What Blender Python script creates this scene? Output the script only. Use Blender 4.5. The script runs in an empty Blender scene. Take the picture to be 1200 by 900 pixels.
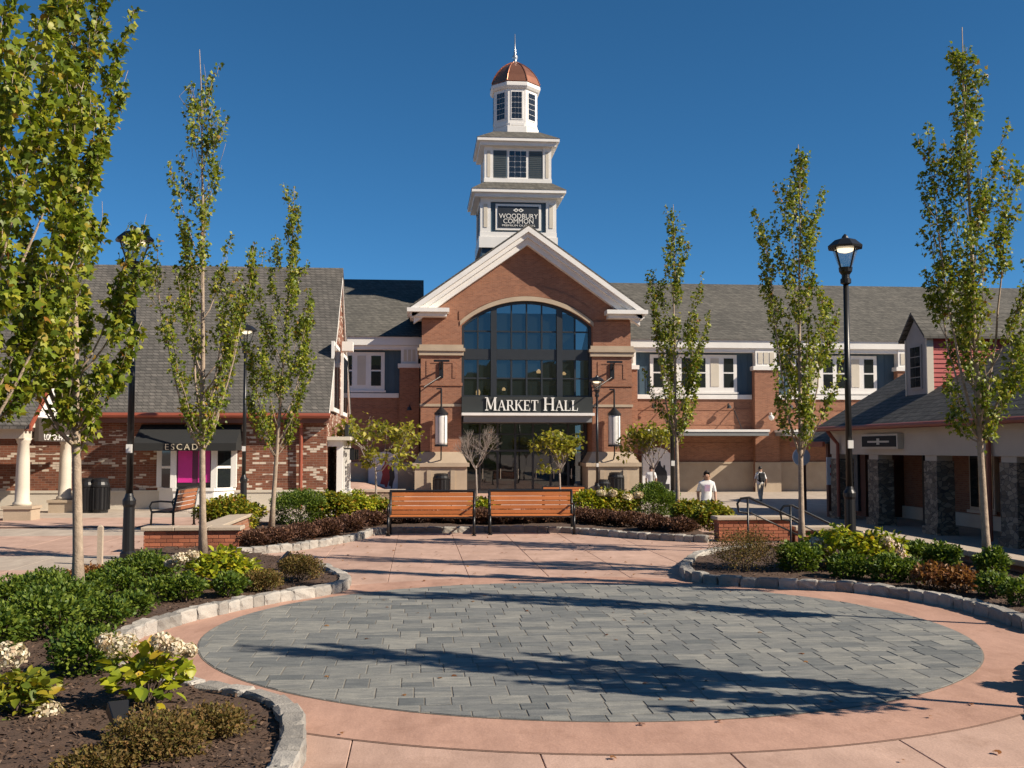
import bpy, bmesh, math, random
import numpy as np
from mathutils import Vector, Matrix

scene = bpy.context.scene
col = scene.collection
R = math.radians
# ------------------------------------------------------------------ camera
FPX, EYE = 1262.0, 1.92
PITCH, YAW = math.atan(76 / FPX), R(5)
cd = bpy.data.cameras.new('camera')
cd.sensor_width = 36.0
cd.lens = FPX / 1200 * 36
cd.clip_end = 3000
cam = bpy.data.objects.new('camera', cd)
col.objects.link(cam)
cam.location = (0, 0, EYE)
cam.rotation_euler = (R(90) + PITCH, 0, -YAW)
scene.camera = cam
# ------------------------------------------------------------------ sky, sun, exposure
SUN_EL = R(35)
SX, SY = 0.906, -0.423                      # horizontal direction towards the sun
world = bpy.data.worlds.new('World')
scene.world = world
world.use_nodes = True
wn = world.node_tree
wn.nodes.clear()
sky = wn.nodes.new('ShaderNodeTexSky')
sky.sky_type = 'NISHITA'
sky.sun_disc = False
sky.sun_elevation = SUN_EL
sky.sun_rotation = math.atan2(SX, SY)
sky.altitude = 0
sky.air_density = 0.6
sky.dust_density = 0.0
sky.ozone_density = 10.0
bg = wn.nodes.new('ShaderNodeBackground')
bg.inputs['Strength'].default_value = 0.073
wo = wn.nodes.new('ShaderNodeOutputWorld')
hsv = wn.nodes.new('ShaderNodeHueSaturation')   # polarised, deep clear-day blue
hsv.inputs['Saturation'].default_value = 1.06
hsv.inputs['Hue'].default_value = 0.486
wn.links.new(sky.outputs[0], hsv.inputs['Color'])
wn.links.new(hsv.outputs[0], bg.inputs[0])
wn.links.new(bg.outputs[0], wo.inputs[0])
sl = bpy.data.lights.new('sun', 'SUN')
sl.energy = 5.0
sl.angle = R(0.5)
sl.color = (1.0, 0.88, 0.72)
sun = bpy.data.objects.new('sun', sl)
col.objects.link(sun)
c_ = math.cos(SUN_EL)
sun.rotation_euler = Vector((-SX * c_, -SY * c_, -math.sin(SUN_EL))).to_track_quat('-Z', 'Y').to_euler()
sun.location = (30, -20, 40)
scene.view_settings.view_transform = 'Standard'
scene.view_settings.look = 'None'
scene.view_settings.exposure = 0.64
scene.view_settings.gamma = 1.0
scene.render.engine = 'CYCLES'

# ------------------------------------------------------------------ pixel -> place
def ray(px, py):
    a, b = (px - 600) / FPX, (450 - py) / FPX
    y = math.cos(PITCH) - b * math.sin(PITCH)
    z = math.sin(PITCH) + b * math.cos(PITCH)
    return Vector((a * math.cos(YAW) + y * math.sin(YAW), -a * math.sin(YAW) + y * math.cos(YAW), z))
def G(px, py, z=0.0):                       # where the ray meets the level z
    d = ray(px, py)
    return Vector((0, 0, EYE)) + d * ((z - EYE) / d.z)
def YP(px, py, y):                          # where it meets the plane y
    d = ray(px, py)
    return Vector((0, 0, EYE)) + d * (y / d.y)
def smooth(a, b, v):
    t = min(1, max(0, (v - a) / (b - a)))
    return t * t * (3 - 2 * t)
def ground_z(x, y):
    if x > 9.05: return -0.7
    return -0.7 * smooth(27.0, 34, y) * smooth(-3.4, -0.5, x)

# ------------------------------------------------------------------ materials
MATS = {}
def newmat(name):
    m = bpy.data.materials.new(name)
    m.use_nodes = True
    nt = m.node_tree
    p = nt.nodes['Principled BSDF']
    MATS[name] = m
    return m, nt, p
def lk(nt, a, b): nt.links.new(a, b)
def pos_node(nt, scale=(1, 1, 1)):
    g = nt.nodes.new('ShaderNodeNewGeometry')
    mp = nt.nodes.new('ShaderNodeMapping')
    mp.inputs['Scale'].default_value = scale
    lk(nt, g.outputs['Position'], mp.inputs['Vector'])
    return mp.outputs[0]
def ramp(nt, fac, stops):
    r = nt.nodes.new('ShaderNodeValToRGB')
    e = r.color_ramp.elements
    while len(e) < len(stops): e.new(0.5)
    for i, (p, c) in enumerate(stops):
        e[i].position = p
        e[i].color = (*c, 1)
    lk(nt, fac, r.inputs[0])
    return r.outputs[0]
def noise(nt, vec, scale, detail=4, rough=0.6):
    n = nt.nodes.new('ShaderNodeTexNoise')
    n.inputs['Scale'].default_value = scale
    n.inputs['Detail'].default_value = detail
    n.inputs['Roughness'].default_value = rough
    if vec is not None: lk(nt, vec, n.inputs['Vector'])
    return n.outputs['Fac']
def mix(nt, fac, a, b, mode='MIX'):
    m = nt.nodes.new('ShaderNodeMix')
    m.data_type = 'RGBA'
    m.blend_type = mode
    for s, v in ((0, fac), (6, a), (7, b)):
        if hasattr(v, 'is_output'): lk(nt, v, m.inputs[s])
        elif s == 0: m.inputs[0].default_value = v
        else: m.inputs[s].default_value = (*v, 1)
    return m.outputs[2]
def bump(nt, p, height, strength=0.3, dist=0.02):
    b = nt.nodes.new('ShaderNodeBump')
    b.inputs['Strength'].default_value = strength
    b.inputs['Distance'].default_value = dist
    lk(nt, height, b.inputs['Height'])
    lk(nt, b.outputs[0], p.inputs['Normal'])
def M(name, c, c2=None, scale=3.0, rough=0.6, bmp=0.0, metal=0.0, spec=0.5, fine=40.0, perobj=0.0):
    m, nt, p = newmat(name)
    p.inputs['Roughness'].default_value = rough
    p.inputs['Metallic'].default_value = metal
    p.inputs['Specular IOR Level'].default_value = spec
    c2 = c2 or tuple(v * 0.82 for v in c)
    v = pos_node(nt)
    n1 = noise(nt, v, scale, 5)
    out = ramp(nt, n1, ((0.3, c2), (0.7, c)))
    n2 = noise(nt, v, fine, 3)
    out = mix(nt, 0.25, out, ramp(nt, n2, ((0.3, tuple(x * 0.7 for x in c)), (0.7, tuple(min(1, x * 1.2) for x in c)))))
    if perobj:
        oi = nt.nodes.new('ShaderNodeObjectInfo')
        g = nt.nodes.new('ShaderNodeMapRange')
        g.inputs[3].default_value = 1 - perobj
        g.inputs[4].default_value = 1 + perobj
        lk(nt, oi.outputs['Random'], g.inputs[0])
        hs = nt.nodes.new('ShaderNodeHueSaturation')
        lk(nt, g.outputs[0], hs.inputs['Value'])
        lk(nt, out, hs.inputs['Color'])
        out = hs.outputs[0]
    lk(nt, out, p.inputs['Base Color'])
    if bmp: bump(nt, p, n2, bmp, 0.01)
    return m
def wall_uv(nt):                            # (x+y, z) so it works on walls of either direction
    g = nt.nodes.new('ShaderNodeNewGeometry')
    s = nt.nodes.new('ShaderNodeSeparateXYZ')
    lk(nt, g.outputs['Position'], s.inputs[0])
    a = nt.nodes.new('ShaderNodeMath')
    lk(nt, s.outputs[0], a.inputs[0]); lk(nt, s.outputs[1], a.inputs[1])
    c = nt.nodes.new('ShaderNodeCombineXYZ')
    lk(nt, a.outputs[0], c.inputs[0]); lk(nt, s.outputs[2], c.inputs[1])
    return c.outputs[0]
def brickmat(name, c1, c2, mortar, w=0.21, h=0.07, white=None, msize=0.006):
    m, nt, p = newmat(name)
    uv = wall_uv(nt)
    def bt(a, b, mo, bias=0.0):
        t = nt.nodes.new('ShaderNodeTexBrick')
        t.inputs['Color1'].default_value = (*a, 1)
        t.inputs['Color2'].default_value = (*b, 1)
        t.inputs['Mortar'].default_value = (*mo, 1)
        t.inputs['Scale'].default_value = 1
        t.inputs['Brick Width'].default_value = w
        t.inputs['Row Height'].default_value = h
        t.inputs['Mortar Size'].default_value = msize
        t.inputs['Bias'].default_value = bias
        lk(nt, uv, t.inputs['Vector'])
        return t
    b = bt(c1, c2, mortar)
    out = b.outputs['Color']
    if white:
        b2 = bt((0, 0, 0), (1, 1, 1), (0, 0, 0))
        mp = nt.nodes.new('ShaderNodeMapping')
        mp.inputs['Scale'].default_value = (0.5, 2.2, 1)
        lk(nt, uv, mp.inputs[0])
        patch = noise(nt, mp.outputs[0], 1.3, 2)
        s = nt.nodes.new('ShaderNodeMath'); s.operation = 'MULTIPLY'
        lk(nt, b2.outputs['Color'], s.inputs[0])
        lk(nt, ramp(nt, patch, ((0.38, (0.45,) * 3), (0.6, (1.25,) * 3))), s.inputs[1])
        f = ramp(nt, s.outputs[0], ((0.72, (0, 0, 0)), (0.8, (1, 1, 1))))
        out = mix(nt, f, out, white)
    st = noise(nt, pos_node(nt, (0.5, 0.5, 0.16)), 1.0, 5)
    out = mix(nt, 0.55, out, ramp(nt, st, ((0.3, (0.62, 0.6, 0.58)), (0.7, (1, 1, 1)))), 'MULTIPLY')
    lk(nt, out, p.inputs['Base Color'])
    p.inputs['Roughness'].default_value = 0.85
    p.inputs['Specular IOR Level'].default_value = 0.25
    bump(nt, p, b.outputs['Fac'], -0.5, 0.01)
    return m
def shinglemat(name, c1, c2, w=0.3, h=0.14):
    m, nt, p = newmat(name)
    uv = wall_uv(nt)
    t = nt.nodes.new('ShaderNodeTexBrick')
    t.inputs['Color1'].default_value = (*c1, 1)
    t.inputs['Color2'].default_value = (*c2, 1)
    t.inputs['Mortar'].default_value = (*[v * 0.5 for v in c2], 1)
    t.inputs['Scale'].default_value = 1
    t.inputs['Brick Width'].default_value = w
    t.inputs['Row Height'].default_value = h
    t.inputs['Mortar Size'].default_value = 0.012
    t.inputs['Mortar Smooth'].default_value = 0.4
    lk(nt, uv, t.inputs['Vector'])
    n = noise(nt, pos_node(nt), 0.35, 5)
    n2 = noise(nt, pos_node(nt, (1, 1, 3)), 4.5, 3)
    out = mix(nt, 0.6, t.outputs['Color'], ramp(nt, n, ((0.3, (0.7, 0.7, 0.7)), (0.7, (1.05, 1.03, 1)))), 'MULTIPLY')
    out = mix(nt, 0.7, out, ramp(nt, n2, ((0.35, (0.62, 0.62, 0.62)), (0.65, (1.15, 1.12, 1.1)))), 'MULTIPLY')
    lk(nt, out, p.inputs['Base Color'])
    p.inputs['Roughness'].default_value = 0.9
    p.inputs['Specular IOR Level'].default_value = 0.2
    bump(nt, p, t.outputs['Fac'], -0.6, 0.02)
    return m
def leafmat(name, stops, trans=0.35, rough=0.45):
    m, nt, p = newmat(name)
    g = nt.nodes.new('ShaderNodeNewGeometry')
    c = ramp(nt, g.outputs['Random Per Island'], stops)
    lk(nt, c, p.inputs['Base Color'])
    p.inputs['Roughness'].default_value = rough
    p.inputs['Specular IOR Level'].default_value = 0.35
    t = nt.nodes.new('ShaderNodeBsdfTranslucent')
    lk(nt, mix(nt, 1.0, c, (1.0, 1.0, 0.55), 'MULTIPLY'), t.inputs[0])
    ms = nt.nodes.new('ShaderNodeMixShader')
    ms.inputs[0].default_value = trans
    lk(nt, p.outputs[0], ms.inputs[1]); lk(nt, t.outputs[0], ms.inputs[2])
    lk(nt, ms.outputs[0], nt.nodes['Material Output'].inputs[0])
    return m
def emis(name, c, s):
    m, nt, p = newmat(name)
    p.inputs['Base Color'].default_value = (*c, 1)
    p.inputs['Emission Color'].default_value = (*c, 1)
    p.inputs['Emission Strength'].default_value = s
    return m
def glassmat(name, c, ior=1.9, rough=0.02, see=0.0):
    m, nt, p = newmat(name)
    p.inputs['Base Color'].default_value = (*c, 1)
    p.inputs['Roughness'].default_value = rough
    p.inputs['IOR'].default_value = ior
    n = noise(nt, pos_node(nt), 0.8, 2)
    bump(nt, p, n, 0.03, 0.02)
    if see:
        t = nt.nodes.new('ShaderNodeBsdfTransparent')
        t.inputs[0].default_value = (0.75, 0.8, 0.8, 1)
        ms = nt.nodes.new('ShaderNodeMixShader')
        ms.inputs[0].default_value = see
        lk(nt, p.outputs[0], ms.inputs[1]); lk(nt, t.outputs[0], ms.inputs[2])
        lk(nt, ms.outputs[0], nt.nodes['Material Output'].inputs[0])
    return m

brickmat('brick_hall', (0.37, 0.165, 0.095), (0.265, 0.112, 0.066), (0.32, 0.23, 0.175))
brickmat('brick_old', (0.25, 0.095, 0.055), (0.13, 0.05, 0.032), (0.24, 0.17, 0.13), white=(0.62, 0.53, 0.43), w=0.215, h=0.075)
M('brick_piece', (0.38, 0.13, 0.065), (0.26, 0.085, 0.045), 2.0, 0.85, 0.4, perobj=0.25)
M('mortar', (0.33, 0.27, 0.22), rough=0.95)
shinglemat('shingle', (0.158, 0.152, 0.136), (0.105, 0.102, 0.093))
shinglemat('shingle_slate', (0.165, 0.155, 0.142), (0.115, 0.11, 0.102), 0.19, 0.11)
M('white_trim', (0.80, 0.78, 0.74), (0.68, 0.66, 0.63), 0.8, 0.55)
M('cream_trim', (0.62, 0.56, 0.46), (0.5, 0.45, 0.37), 0.8, 0.7)
M('stone_trim', (0.46, 0.37, 0.27), (0.36, 0.28, 0.2), 1.2, 0.8, 0.3)
M('cap_stone', (0.47, 0.385, 0.295), (0.36, 0.295, 0.225), 3.0, 0.85, 0.4)
M('slate_blue', (0.055, 0.098, 0.135), (0.045, 0.082, 0.115), 1.0, 0.6)
M('navy', (0.02, 0.026, 0.035), rough=0.45)
M('louvre', (0.06, 0.078, 0.085), rough=0.55)
M('shaded_cream_trim', (0.54, 0.455, 0.36), (0.45, 0.375, 0.295), 0.8, 0.75)  # cream trim with the porch shade put into its colour, darker and warmer
M('sign_metal', (0.04, 0.045, 0.045), (0.03, 0.034, 0.034), 1.0, 0.55, spec=.25)
M('dark_metal', (0.03, 0.034, 0.038), rough=0.4)
M('grey_metal', (0.22, 0.23, 0.23), (0.17, 0.18, 0.18), 1.0, 0.45)
M('black_metal', (0.012, 0.012, 0.013), rough=0.38, fine=120)
M('rail_metal', (0.10, 0.10, 0.10), rough=0.35, metal=0.7)
M('copper', (0.45, 0.20, 0.12), (0.30, 0.13, 0.08), 1.5, 0.38, metal=0.75)
M('copper_red', (0.30, 0.075, 0.04), (0.22, 0.055, 0.03), 1.5, 0.5)
M('finial_metal', (0.6, 0.6, 0.58), rough=0.3, metal=0.8)
M('red_siding', (0.40, 0.065, 0.06), (0.33, 0.052, 0.048), 1.0, 0.6)
M('grey_siding', (0.32, 0.30, 0.28), rough=0.7)
M('brown_wood', (0.17, 0.07, 0.045), (0.10, 0.042, 0.03), 1.2, 0.7)
M('awning_black', (0.016, 0.017, 0.017), rough=0.85)
M('awning_brown', (0.055, 0.04, 0.032), rough=0.85)
M('letter_cream', (0.55, 0.48, 0.35), rough=0.5)
M('letter_white', (0.85, 0.83, 0.78), rough=0.4)
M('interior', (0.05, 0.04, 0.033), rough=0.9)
M('lantern_white', (0.75, 0.73, 0.69), rough=0.4)
emis('lamp_glow', (1.0, 0.78, 0.52), 1.6)
emis('room_glow', (1.0, 0.62, 0.28), 1.6)
glassmat('glass_hall', (0.012, 0.018, 0.02), 2.1, 0.015, see=0.22)
glassmat('glass', (0.015, 0.018, 0.02), 1.7, 0.03)
glassmat('glass_lamp', (0.3, 0.3, 0.3), 1.45, 0.05, see=0.85)
# paving and ground
def concrete(name, c, c2, joint=0.0):
    m, nt, p = newmat(name)
    v = pos_node(nt)
    n1 = noise(nt, v, 0.45, 6, 0.65)
    n2 = noise(nt, pos_node(nt, (1, 0.35, 1)), 3.2, 5, 0.7)
    n3 = noise(nt, v, 60, 2)
    out = ramp(nt, n1, ((0.28, c2), (0.72, c)))
    out = mix(nt, 0.75, out, ramp(nt, n2, ((0.3, (0.72, 0.69, 0.67)), (0.7, (1.1, 1.09, 1.07)))), 'MULTIPLY')
    out = mix(nt, 0.35, out, ramp(nt, n3, ((0.3, (0.7, 0.7, 0.7)), (0.7, (1.15, 1.15, 1.15)))), 'MULTIPLY')
    vo = nt.nodes.new('ShaderNodeTexVoronoi'); vo.inputs['Scale'].default_value = 1.7
    lk(nt, v, vo.inputs['Vector'])
    out = mix(nt, ramp(nt, vo.outputs['Distance'], ((0.022, (0.5, 0.5, 0.5)), (0.034, (0, 0, 0)))), out, tuple(x * .35 for x in c2))
    n4 = noise(nt, v, 1.4, 6, 0.75)
    out = mix(nt, 0.8, out, ramp(nt, n4, ((0.52, (1, 1, 1)), (0.66, (0.80, 0.77, 0.74)), (0.72, (0.92, 0.9, 0.88)))), 'MULTIPLY')
    oi = nt.nodes.new('ShaderNodeObjectInfo')
    out = mix(nt, 0.5, out, ramp(nt, oi.outputs['Random'], ((0, (0.88, 0.86, 0.85)), (1, (1.04, 1.04, 1.04)))), 'MULTIPLY')
    lk(nt, out, p.inputs['Base Color'])
    p.inputs['Roughness'].default_value = 0.78
    p.inputs['Specular IOR Level'].default_value = 0.3
    a = nt.nodes.new('ShaderNodeMath'); a.operation = 'MULTIPLY_ADD'
    lk(nt, n2, a.inputs[0]); a.inputs[1].default_value = 3.0; lk(nt, n3, a.inputs[2])
    bump(nt, p, a.outputs[0], 0.25, 0.008)
    return m
concrete('salmon', (0.555, 0.385, 0.312), (0.455, 0.305, 0.242))
concrete('salmon_ring', (0.49, 0.305, 0.235), (0.41, 0.245, 0.185))
concrete('beige_concrete', (0.5, 0.43, 0.36), (0.42, 0.36, 0.3))
concrete('grey_concrete', (0.42, 0.36, 0.31), (0.33, 0.285, 0.25))
M('joint', (0.27, 0.165, 0.125), rough=0.95)
M('paver_joint', (0.19, 0.175, 0.15), rough=0.95)
def pavermat():
    m, nt, p = newmat('paver')
    g = nt.nodes.new('ShaderNodeNewGeometry')
    oi = nt.nodes.new('ShaderNodeObjectInfo')
    ad = nt.nodes.new('ShaderNodeMath'); lk(nt, g.outputs['Random Per Island'], ad.inputs[0]); lk(nt, oi.outputs['Random'], ad.inputs[1])
    fr = nt.nodes.new('ShaderNodeMath'); fr.operation = 'FRACT'; lk(nt, ad.outputs[0], fr.inputs[0])
    c = ramp(nt, fr.outputs[0], ((0.0, (0.135, 0.145, 0.148)), (0.25, (0.175, 0.182, 0.182)), (0.7, (0.218, 0.22, 0.21)), (1.0, (0.265, 0.263, 0.245))))
    n = noise(nt, pos_node(nt, (1, 3.4, 1)), 3.4, 7, 0.75)
    n3 = noise(nt, pos_node(nt), 70, 3)
    c = mix(nt, 0.8, c, ramp(nt, n, ((0.32, (0.5, 0.53, 0.56)), (0.68, (1.35, 1.31, 1.22)))), 'MULTIPLY')
    c = mix(nt, 0.5, c, ramp(nt, n3, ((0.3, (0.65, 0.65, 0.65)), (0.7, (1.2, 1.2, 1.2)))), 'MULTIPLY')
    lk(nt, c, p.inputs['Base Color'])
    p.inputs['Roughness'].default_value = 0.75
    p.inputs['Specular IOR Level'].default_value = 0.35
    bump(nt, p, n3, 0.5, 0.006)
pavermat()
M('granite', (0.37, 0.34, 0.30), (0.22, 0.21, 0.195), 7.0, 0.9, 0.9, fine=60, perobj=0.28)
M('soil', (0.095, 0.055, 0.036), (0.05, 0.03, 0.02), 9.0, 0.95, 0.9, fine=50)
leafmat('mulch_chips', ((0, (0.04, 0.024, 0.016)), (0.5, (0.085, 0.05, 0.032)), (0.92, (0.125, 0.078, 0.052)), (1, (0.22, 0.15, 0.11))), 0.0, 0.9)
M('bench_wood', (0.47, 0.155, 0.04), (0.34, 0.105, 0.026), 2.0, 0.5, 0.2, perobj=0.14)
M('bench_wood_dark', (0.36, 0.13, 0.055), (0.24, 0.085, 0.035), 2.0, 0.5, perobj=0.14)
M('bark', (0.42, 0.33, 0.245), (0.20, 0.15, 0.115), 14.0, 0.9, 0.9, fine=60)
M('bark_dark', (0.15, 0.105, 0.08), (0.09, 0.065, 0.05), 9.0, 0.9, 0.6)
M('bark_grey', (0.30, 0.25, 0.22), (0.2, 0.17, 0.15), 9.0, 0.9, 0.6)
leafmat('leaf_maple', ((0, (0.07, 0.11, 0.014)), (0.4, (0.165, 0.225, 0.02)), (0.75, (0.28, 0.31, 0.027)), (0.95, (0.40, 0.38, 0.045)), (1, (0.30, 0.12, 0.025))), 0.38)
leafmat('leaf_small_tree', ((0, (0.10, 0.12, 0.014)), (0.5, (0.24, 0.25, 0.025)), (1, (0.42, 0.36, 0.045))), 0.4)
leafmat('leaf_green', ((0, (0.035, 0.075, 0.012)), (0.5, (0.10, 0.16, 0.018)), (1, (0.20, 0.25, 0.03))), 0.3, 0.55)
leafmat('leaf_lime', ((0, (0.12, 0.17, 0.014)), (0.4, (0.28, 0.33, 0.02)), (0.85, (0.48, 0.46, 0.03)), (1, (0.5, 0.30, 0.03))), 0.35)
leafmat('leaf_mixed', ((0, (0.09, 0.13, 0.014)), (0.5, (0.21, 0.24, 0.022)), (0.85, (0.38, 0.31, 0.03)), (1, (0.30, 0.12, 0.02))), 0.3)
leafmat('leaf_brown', ((0, (0.08, 0.055, 0.016)), (0.45, (0.16, 0.115, 0.028)), (0.75, (0.24, 0.13, 0.045)), (1, (0.13, 0.15, 0.025))), 0.3, 0.7)
leafmat('leaf_rust', ((0, (0.13, 0.05, 0.02)), (0.5, (0.26, 0.11, 0.04)), (1, (0.36, 0.19, 0.07))), 0.3)
leafmat('leaf_barberry', ((0, (0.05, 0.024, 0.017)), (0.5, (0.11, 0.05, 0.034)), (1, (0.20, 0.10, 0.055))), 0.2, 0.7)
leafmat('floret', ((0, (0.50, 0.36, 0.24)), (0.5, (0.70, 0.60, 0.44)), (1, (0.82, 0.77, 0.64))), 0.3, 0.7)
leafmat('floret_pink', ((0, (0.55, 0.38, 0.30)), (0.5, (0.72, 0.58, 0.48)), (1, (0.82, 0.75, 0.66))), 0.3, 0.7)
M('skin', (0.42, 0.235, 0.155), rough=0.55)
M('hair', (0.02, 0.014, 0.01), rough=0.6)
M('shirt_white', (0.78, 0.77, 0.76), rough=0.8)
M('shirt_print', (0.35, 0.30, 0.45), (0.55, 0.3, 0.35), 14.0, 0.8)
M('shirt_navy', (0.04, 0.05, 0.08), rough=0.8)
M('trousers_khaki', (0.52, 0.45, 0.36), rough=0.85)
M('trousers_dark', (0.03, 0.03, 0.035), rough=0.85)
M('shoe', (0.08, 0.07, 0.065), rough=0.6)
M('backpack_cloth', (0.014, 0.015, 0.018), rough=0.75)
M('poster_white', (0.70, 0.70, 0.72), rough=0.35)
M('poster_red', (0.45, 0.03, 0.035), rough=0.4)
M('poster_black', (0.02, 0.02, 0.025), rough=0.4)
M('poster_pink', (0.62, 0.03, 0.28), (0.42, 0.02, 0.2), 1.6, 0.3)
M('poster_dark', (0.12, 0.02, 0.07), rough=0.3)
M('hill_green', (0.05, 0.075, 0.025), (0.03, 0.05, 0.018), 0.03, 1.0, fine=0.3)
def stonewall():
    m, nt, p = newmat('rubble_stone')
    v = nt.nodes.new('ShaderNodeTexVoronoi')
    v.inputs['Scale'].default_value = 4.5
    lk(nt, pos_node(nt, (1, 1, 1.9)), v.inputs['Vector'])
    v2 = nt.nodes.new('ShaderNodeTexVoronoi')
    v2.feature = 'DISTANCE_TO_EDGE'
    v2.inputs['Scale'].default_value = 4.5
    lk(nt, pos_node(nt, (1, 1, 1.9)), v2.inputs['Vector'])
    bw = nt.nodes.new('ShaderNodeRGBToBW'); lk(nt, v.outputs['Color'], bw.inputs[0])
    c = ramp(nt, bw.outputs[0], ((0.2, (0.13, 0.10, 0.07)), (0.5, (0.22, 0.17, 0.12)), (0.8, (0.34, 0.27, 0.195))))
    c = mix(nt, ramp(nt, v2.outputs['Distance'], ((0.02, (1, 1, 1)), (0.06, (0, 0, 0)))), c, (0.07, 0.06, 0.055))
    lk(nt, c, p.inputs['Base Color'])
    p.inputs['Roughness'].default_value = 0.9
    bump(nt, p, v2.outputs['Distance'], 0.7, 0.03)
stonewall()

# ------------------------------------------------------------------ mesh helpers
WL = {}
def tag(o, label=None, cat=None, group=None, kind=None):
    if label: o['label'] = label
    if cat: o['category'] = cat
    if group: o['group'] = group
    if kind: o['kind'] = kind
    return o
def empty(name, loc=(0, 0, 0), rz=0.0):
    o = bpy.data.objects.new(name, None)
    o.empty_display_size = 0.2
    col.objects.link(o)
    o.location = loc
    o.rotation_euler = (0, 0, rz)
    WL[o.name] = Vector(loc)
    return o
def link(name, me, m, parent=None):
    o = bpy.data.objects.new(name, me)
    for q in (m if isinstance(m, (list, tuple)) else [m]): me.materials.append(MATS[q])
    col.objects.link(o)
    if parent is not None:
        o.parent = parent
        WL[o.name] = WL.get(parent.name, Vector())
    return o
class MB:
    def __init__(s): s.v, s.f = [], []
    def poly(s, pts):
        n = len(s.v); s.v += [Vector(p) for p in pts]; s.f.append(tuple(range(n, n + len(pts)))); return s
    def box(s, x0, x1, y0, y1, z0, z1):
        n = len(s.v)
        s.v += [Vector((x, y, z)) for z in (z0, z1) for (x, y) in ((x0, y0), (x1, y0), (x1, y1), (x0, y1))]
        s.f += [tuple(n + i for i in q) for q in ((3, 2, 1, 0), (4, 5, 6, 7), (0, 1, 5, 4), (1, 2, 6, 5), (2, 3, 7, 6), (3, 0, 4, 7))]
        return s
    def prism(s, pts, d):                   # planar polygon (3-D points) swept by the vector d
        n, k = len(s.v), len(pts)
        P = [Vector(p) for p in pts]; d = Vector(d)
        nrm = Vector()
        for i in range(k): nrm += P[i].cross(P[(i + 1) % k])
        if nrm.dot(d) > 0: P.reverse()
        s.v += P + [p + d for p in P]
        s.f.append(tuple(n + i for i in range(k)))
        s.f.append(tuple(n + k + i for i in reversed(range(k))))
        for i in range(k):
            j = (i + 1) % k
            s.f.append((n + j, n + i, n + k + i, n + k + j))
        return s
    def frustum(s, cx, cy, a0, b0, z0, a1, b1, z1):
        n = len(s.v)
        for a, b, z in ((a0, b0, z0), (a1, b1, z1)):
            s.v += [Vector((cx + i * a, cy + j * b, z)) for i, j in ((-1, -1), (1, -1), (1, 1), (-1, 1))]
        s.f += [tuple(n + i for i in q) for q in ((3, 2, 1, 0), (4, 5, 6, 7), (0, 1, 5, 4), (1, 2, 6, 5), (2, 3, 7, 6), (3, 0, 4, 7))]
        return s
    def lathe(s, prof, cx=0, cy=0, n=16, rot=0.0, cap=True):
        b = len(s.v)
        for r, z in prof:
            s.v += [Vector((cx + r * math.cos(rot + 2 * math.pi * i / n), cy + r * math.sin(rot + 2 * math.pi * i / n), z)) for i in range(n)]
        for k in range(len(prof) - 1):
            for i in range(n):
                j = (i + 1) % n
                s.f.append((b + k * n + i, b + k * n + j, b + (k + 1) * n + j, b + (k + 1) * n + i))
        if cap:
            s.f.append(tuple(b + i for i in reversed(range(n))))
            s.f.append(tuple(b + (len(prof) - 1) * n + i for i in range(n)))
        return s
    def tube(s, pts, rad, n=8):
        P = [Vector(p) for p in pts]
        if not hasattr(rad, '__len__'): rad = [rad] * len(P)
        b = len(s.v); prev = None
        for i, p in enumerate(P):
            t = (P[min(i + 1, len(P) - 1)] - P[max(i - 1, 0)]).normalized()
            if prev is None:
                a = t.cross(Vector((0, 0, 1)))
                if a.length < 0.1: a = t.cross(Vector((1, 0, 0)))
            else:
                a = prev - t * prev.dot(t)
                if a.length < 1e-4: a = t.cross(Vector((1, 0, 0)))
            a.normalize(); prev = a; c = t.cross(a)
            s.v += [p + (a * math.cos(2 * math.pi * k / n) + c * math.sin(2 * math.pi * k / n)) * rad[i] for k in range(n)]
        for i in range(len(P) - 1):
            for k in range(n):
                j = (k + 1) % n
                s.f.append((b + i * n + k, b + i * n + j, b + (i + 1) * n + j, b + (i + 1) * n + k))
        s.f.append(tuple(b + k for k in reversed(range(n))))
        s.f.append(tuple(b + (len(P) - 1) * n + k for k in range(n)))
        return s
    def mesh(s, name, off=Vector()):
        me = bpy.data.meshes.new(name)
        me.from_pydata([tuple(v - off) for v in s.v], [], s.f)
        return me
    def build(s, name, m, parent=None, smooth=False, local=False, bevel=0.0):
        off = Vector() if (parent is None or local) else WL.get(parent.name, Vector())
        me = s.mesh(name, off)
        if bevel:
            bm = bmesh.new(); bm.from_mesh(me)
            bmesh.ops.bevel(bm, geom=list(bm.edges), offset=bevel, segments=1, affect='EDGES')
            bm.to_mesh(me); bm.free()
        if smooth:
            me.polygons.foreach_set('use_smooth', [True] * len(me.polygons))
        return link(name, me, m, parent)
def copy_tree(o, parent=None):
    c = o.copy(); col.objects.link(c); c.parent = parent
    for ch in list(o.children): copy_tree(ch, c)
    return c
def text_mesh(txt, size, depth, space=1.0):
    cu = bpy.data.curves.new('lettering', 'FONT')
    cu.body = txt; cu.size = size; cu.extrude = depth; cu.align_x = 'CENTER'; cu.align_y = 'CENTER'
    cu.resolution_u = 3; cu.space_character = space
    ob = bpy.data.objects.new('lettering_source', cu)
    col.objects.link(ob)
    bpy.context.view_layer.update()
    me = bpy.data.meshes.new_from_object(ob.evaluated_get(bpy.context.evaluated_depsgraph_get()))
    bpy.data.objects.remove(ob)
    return me
def text(name, txt, size, depth, m, parent, centre, rot, sx=1.0, space=1.0):
    me = text_mesh(txt, size, depth, space)
    me.materials.clear()
    me.transform(Matrix.Translation(Vector(centre) - WL.get(parent.name, Vector())) @ rot @ Matrix.Diagonal((sx, 1, 1, 1)))
    return link(name, me, m, parent)
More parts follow.
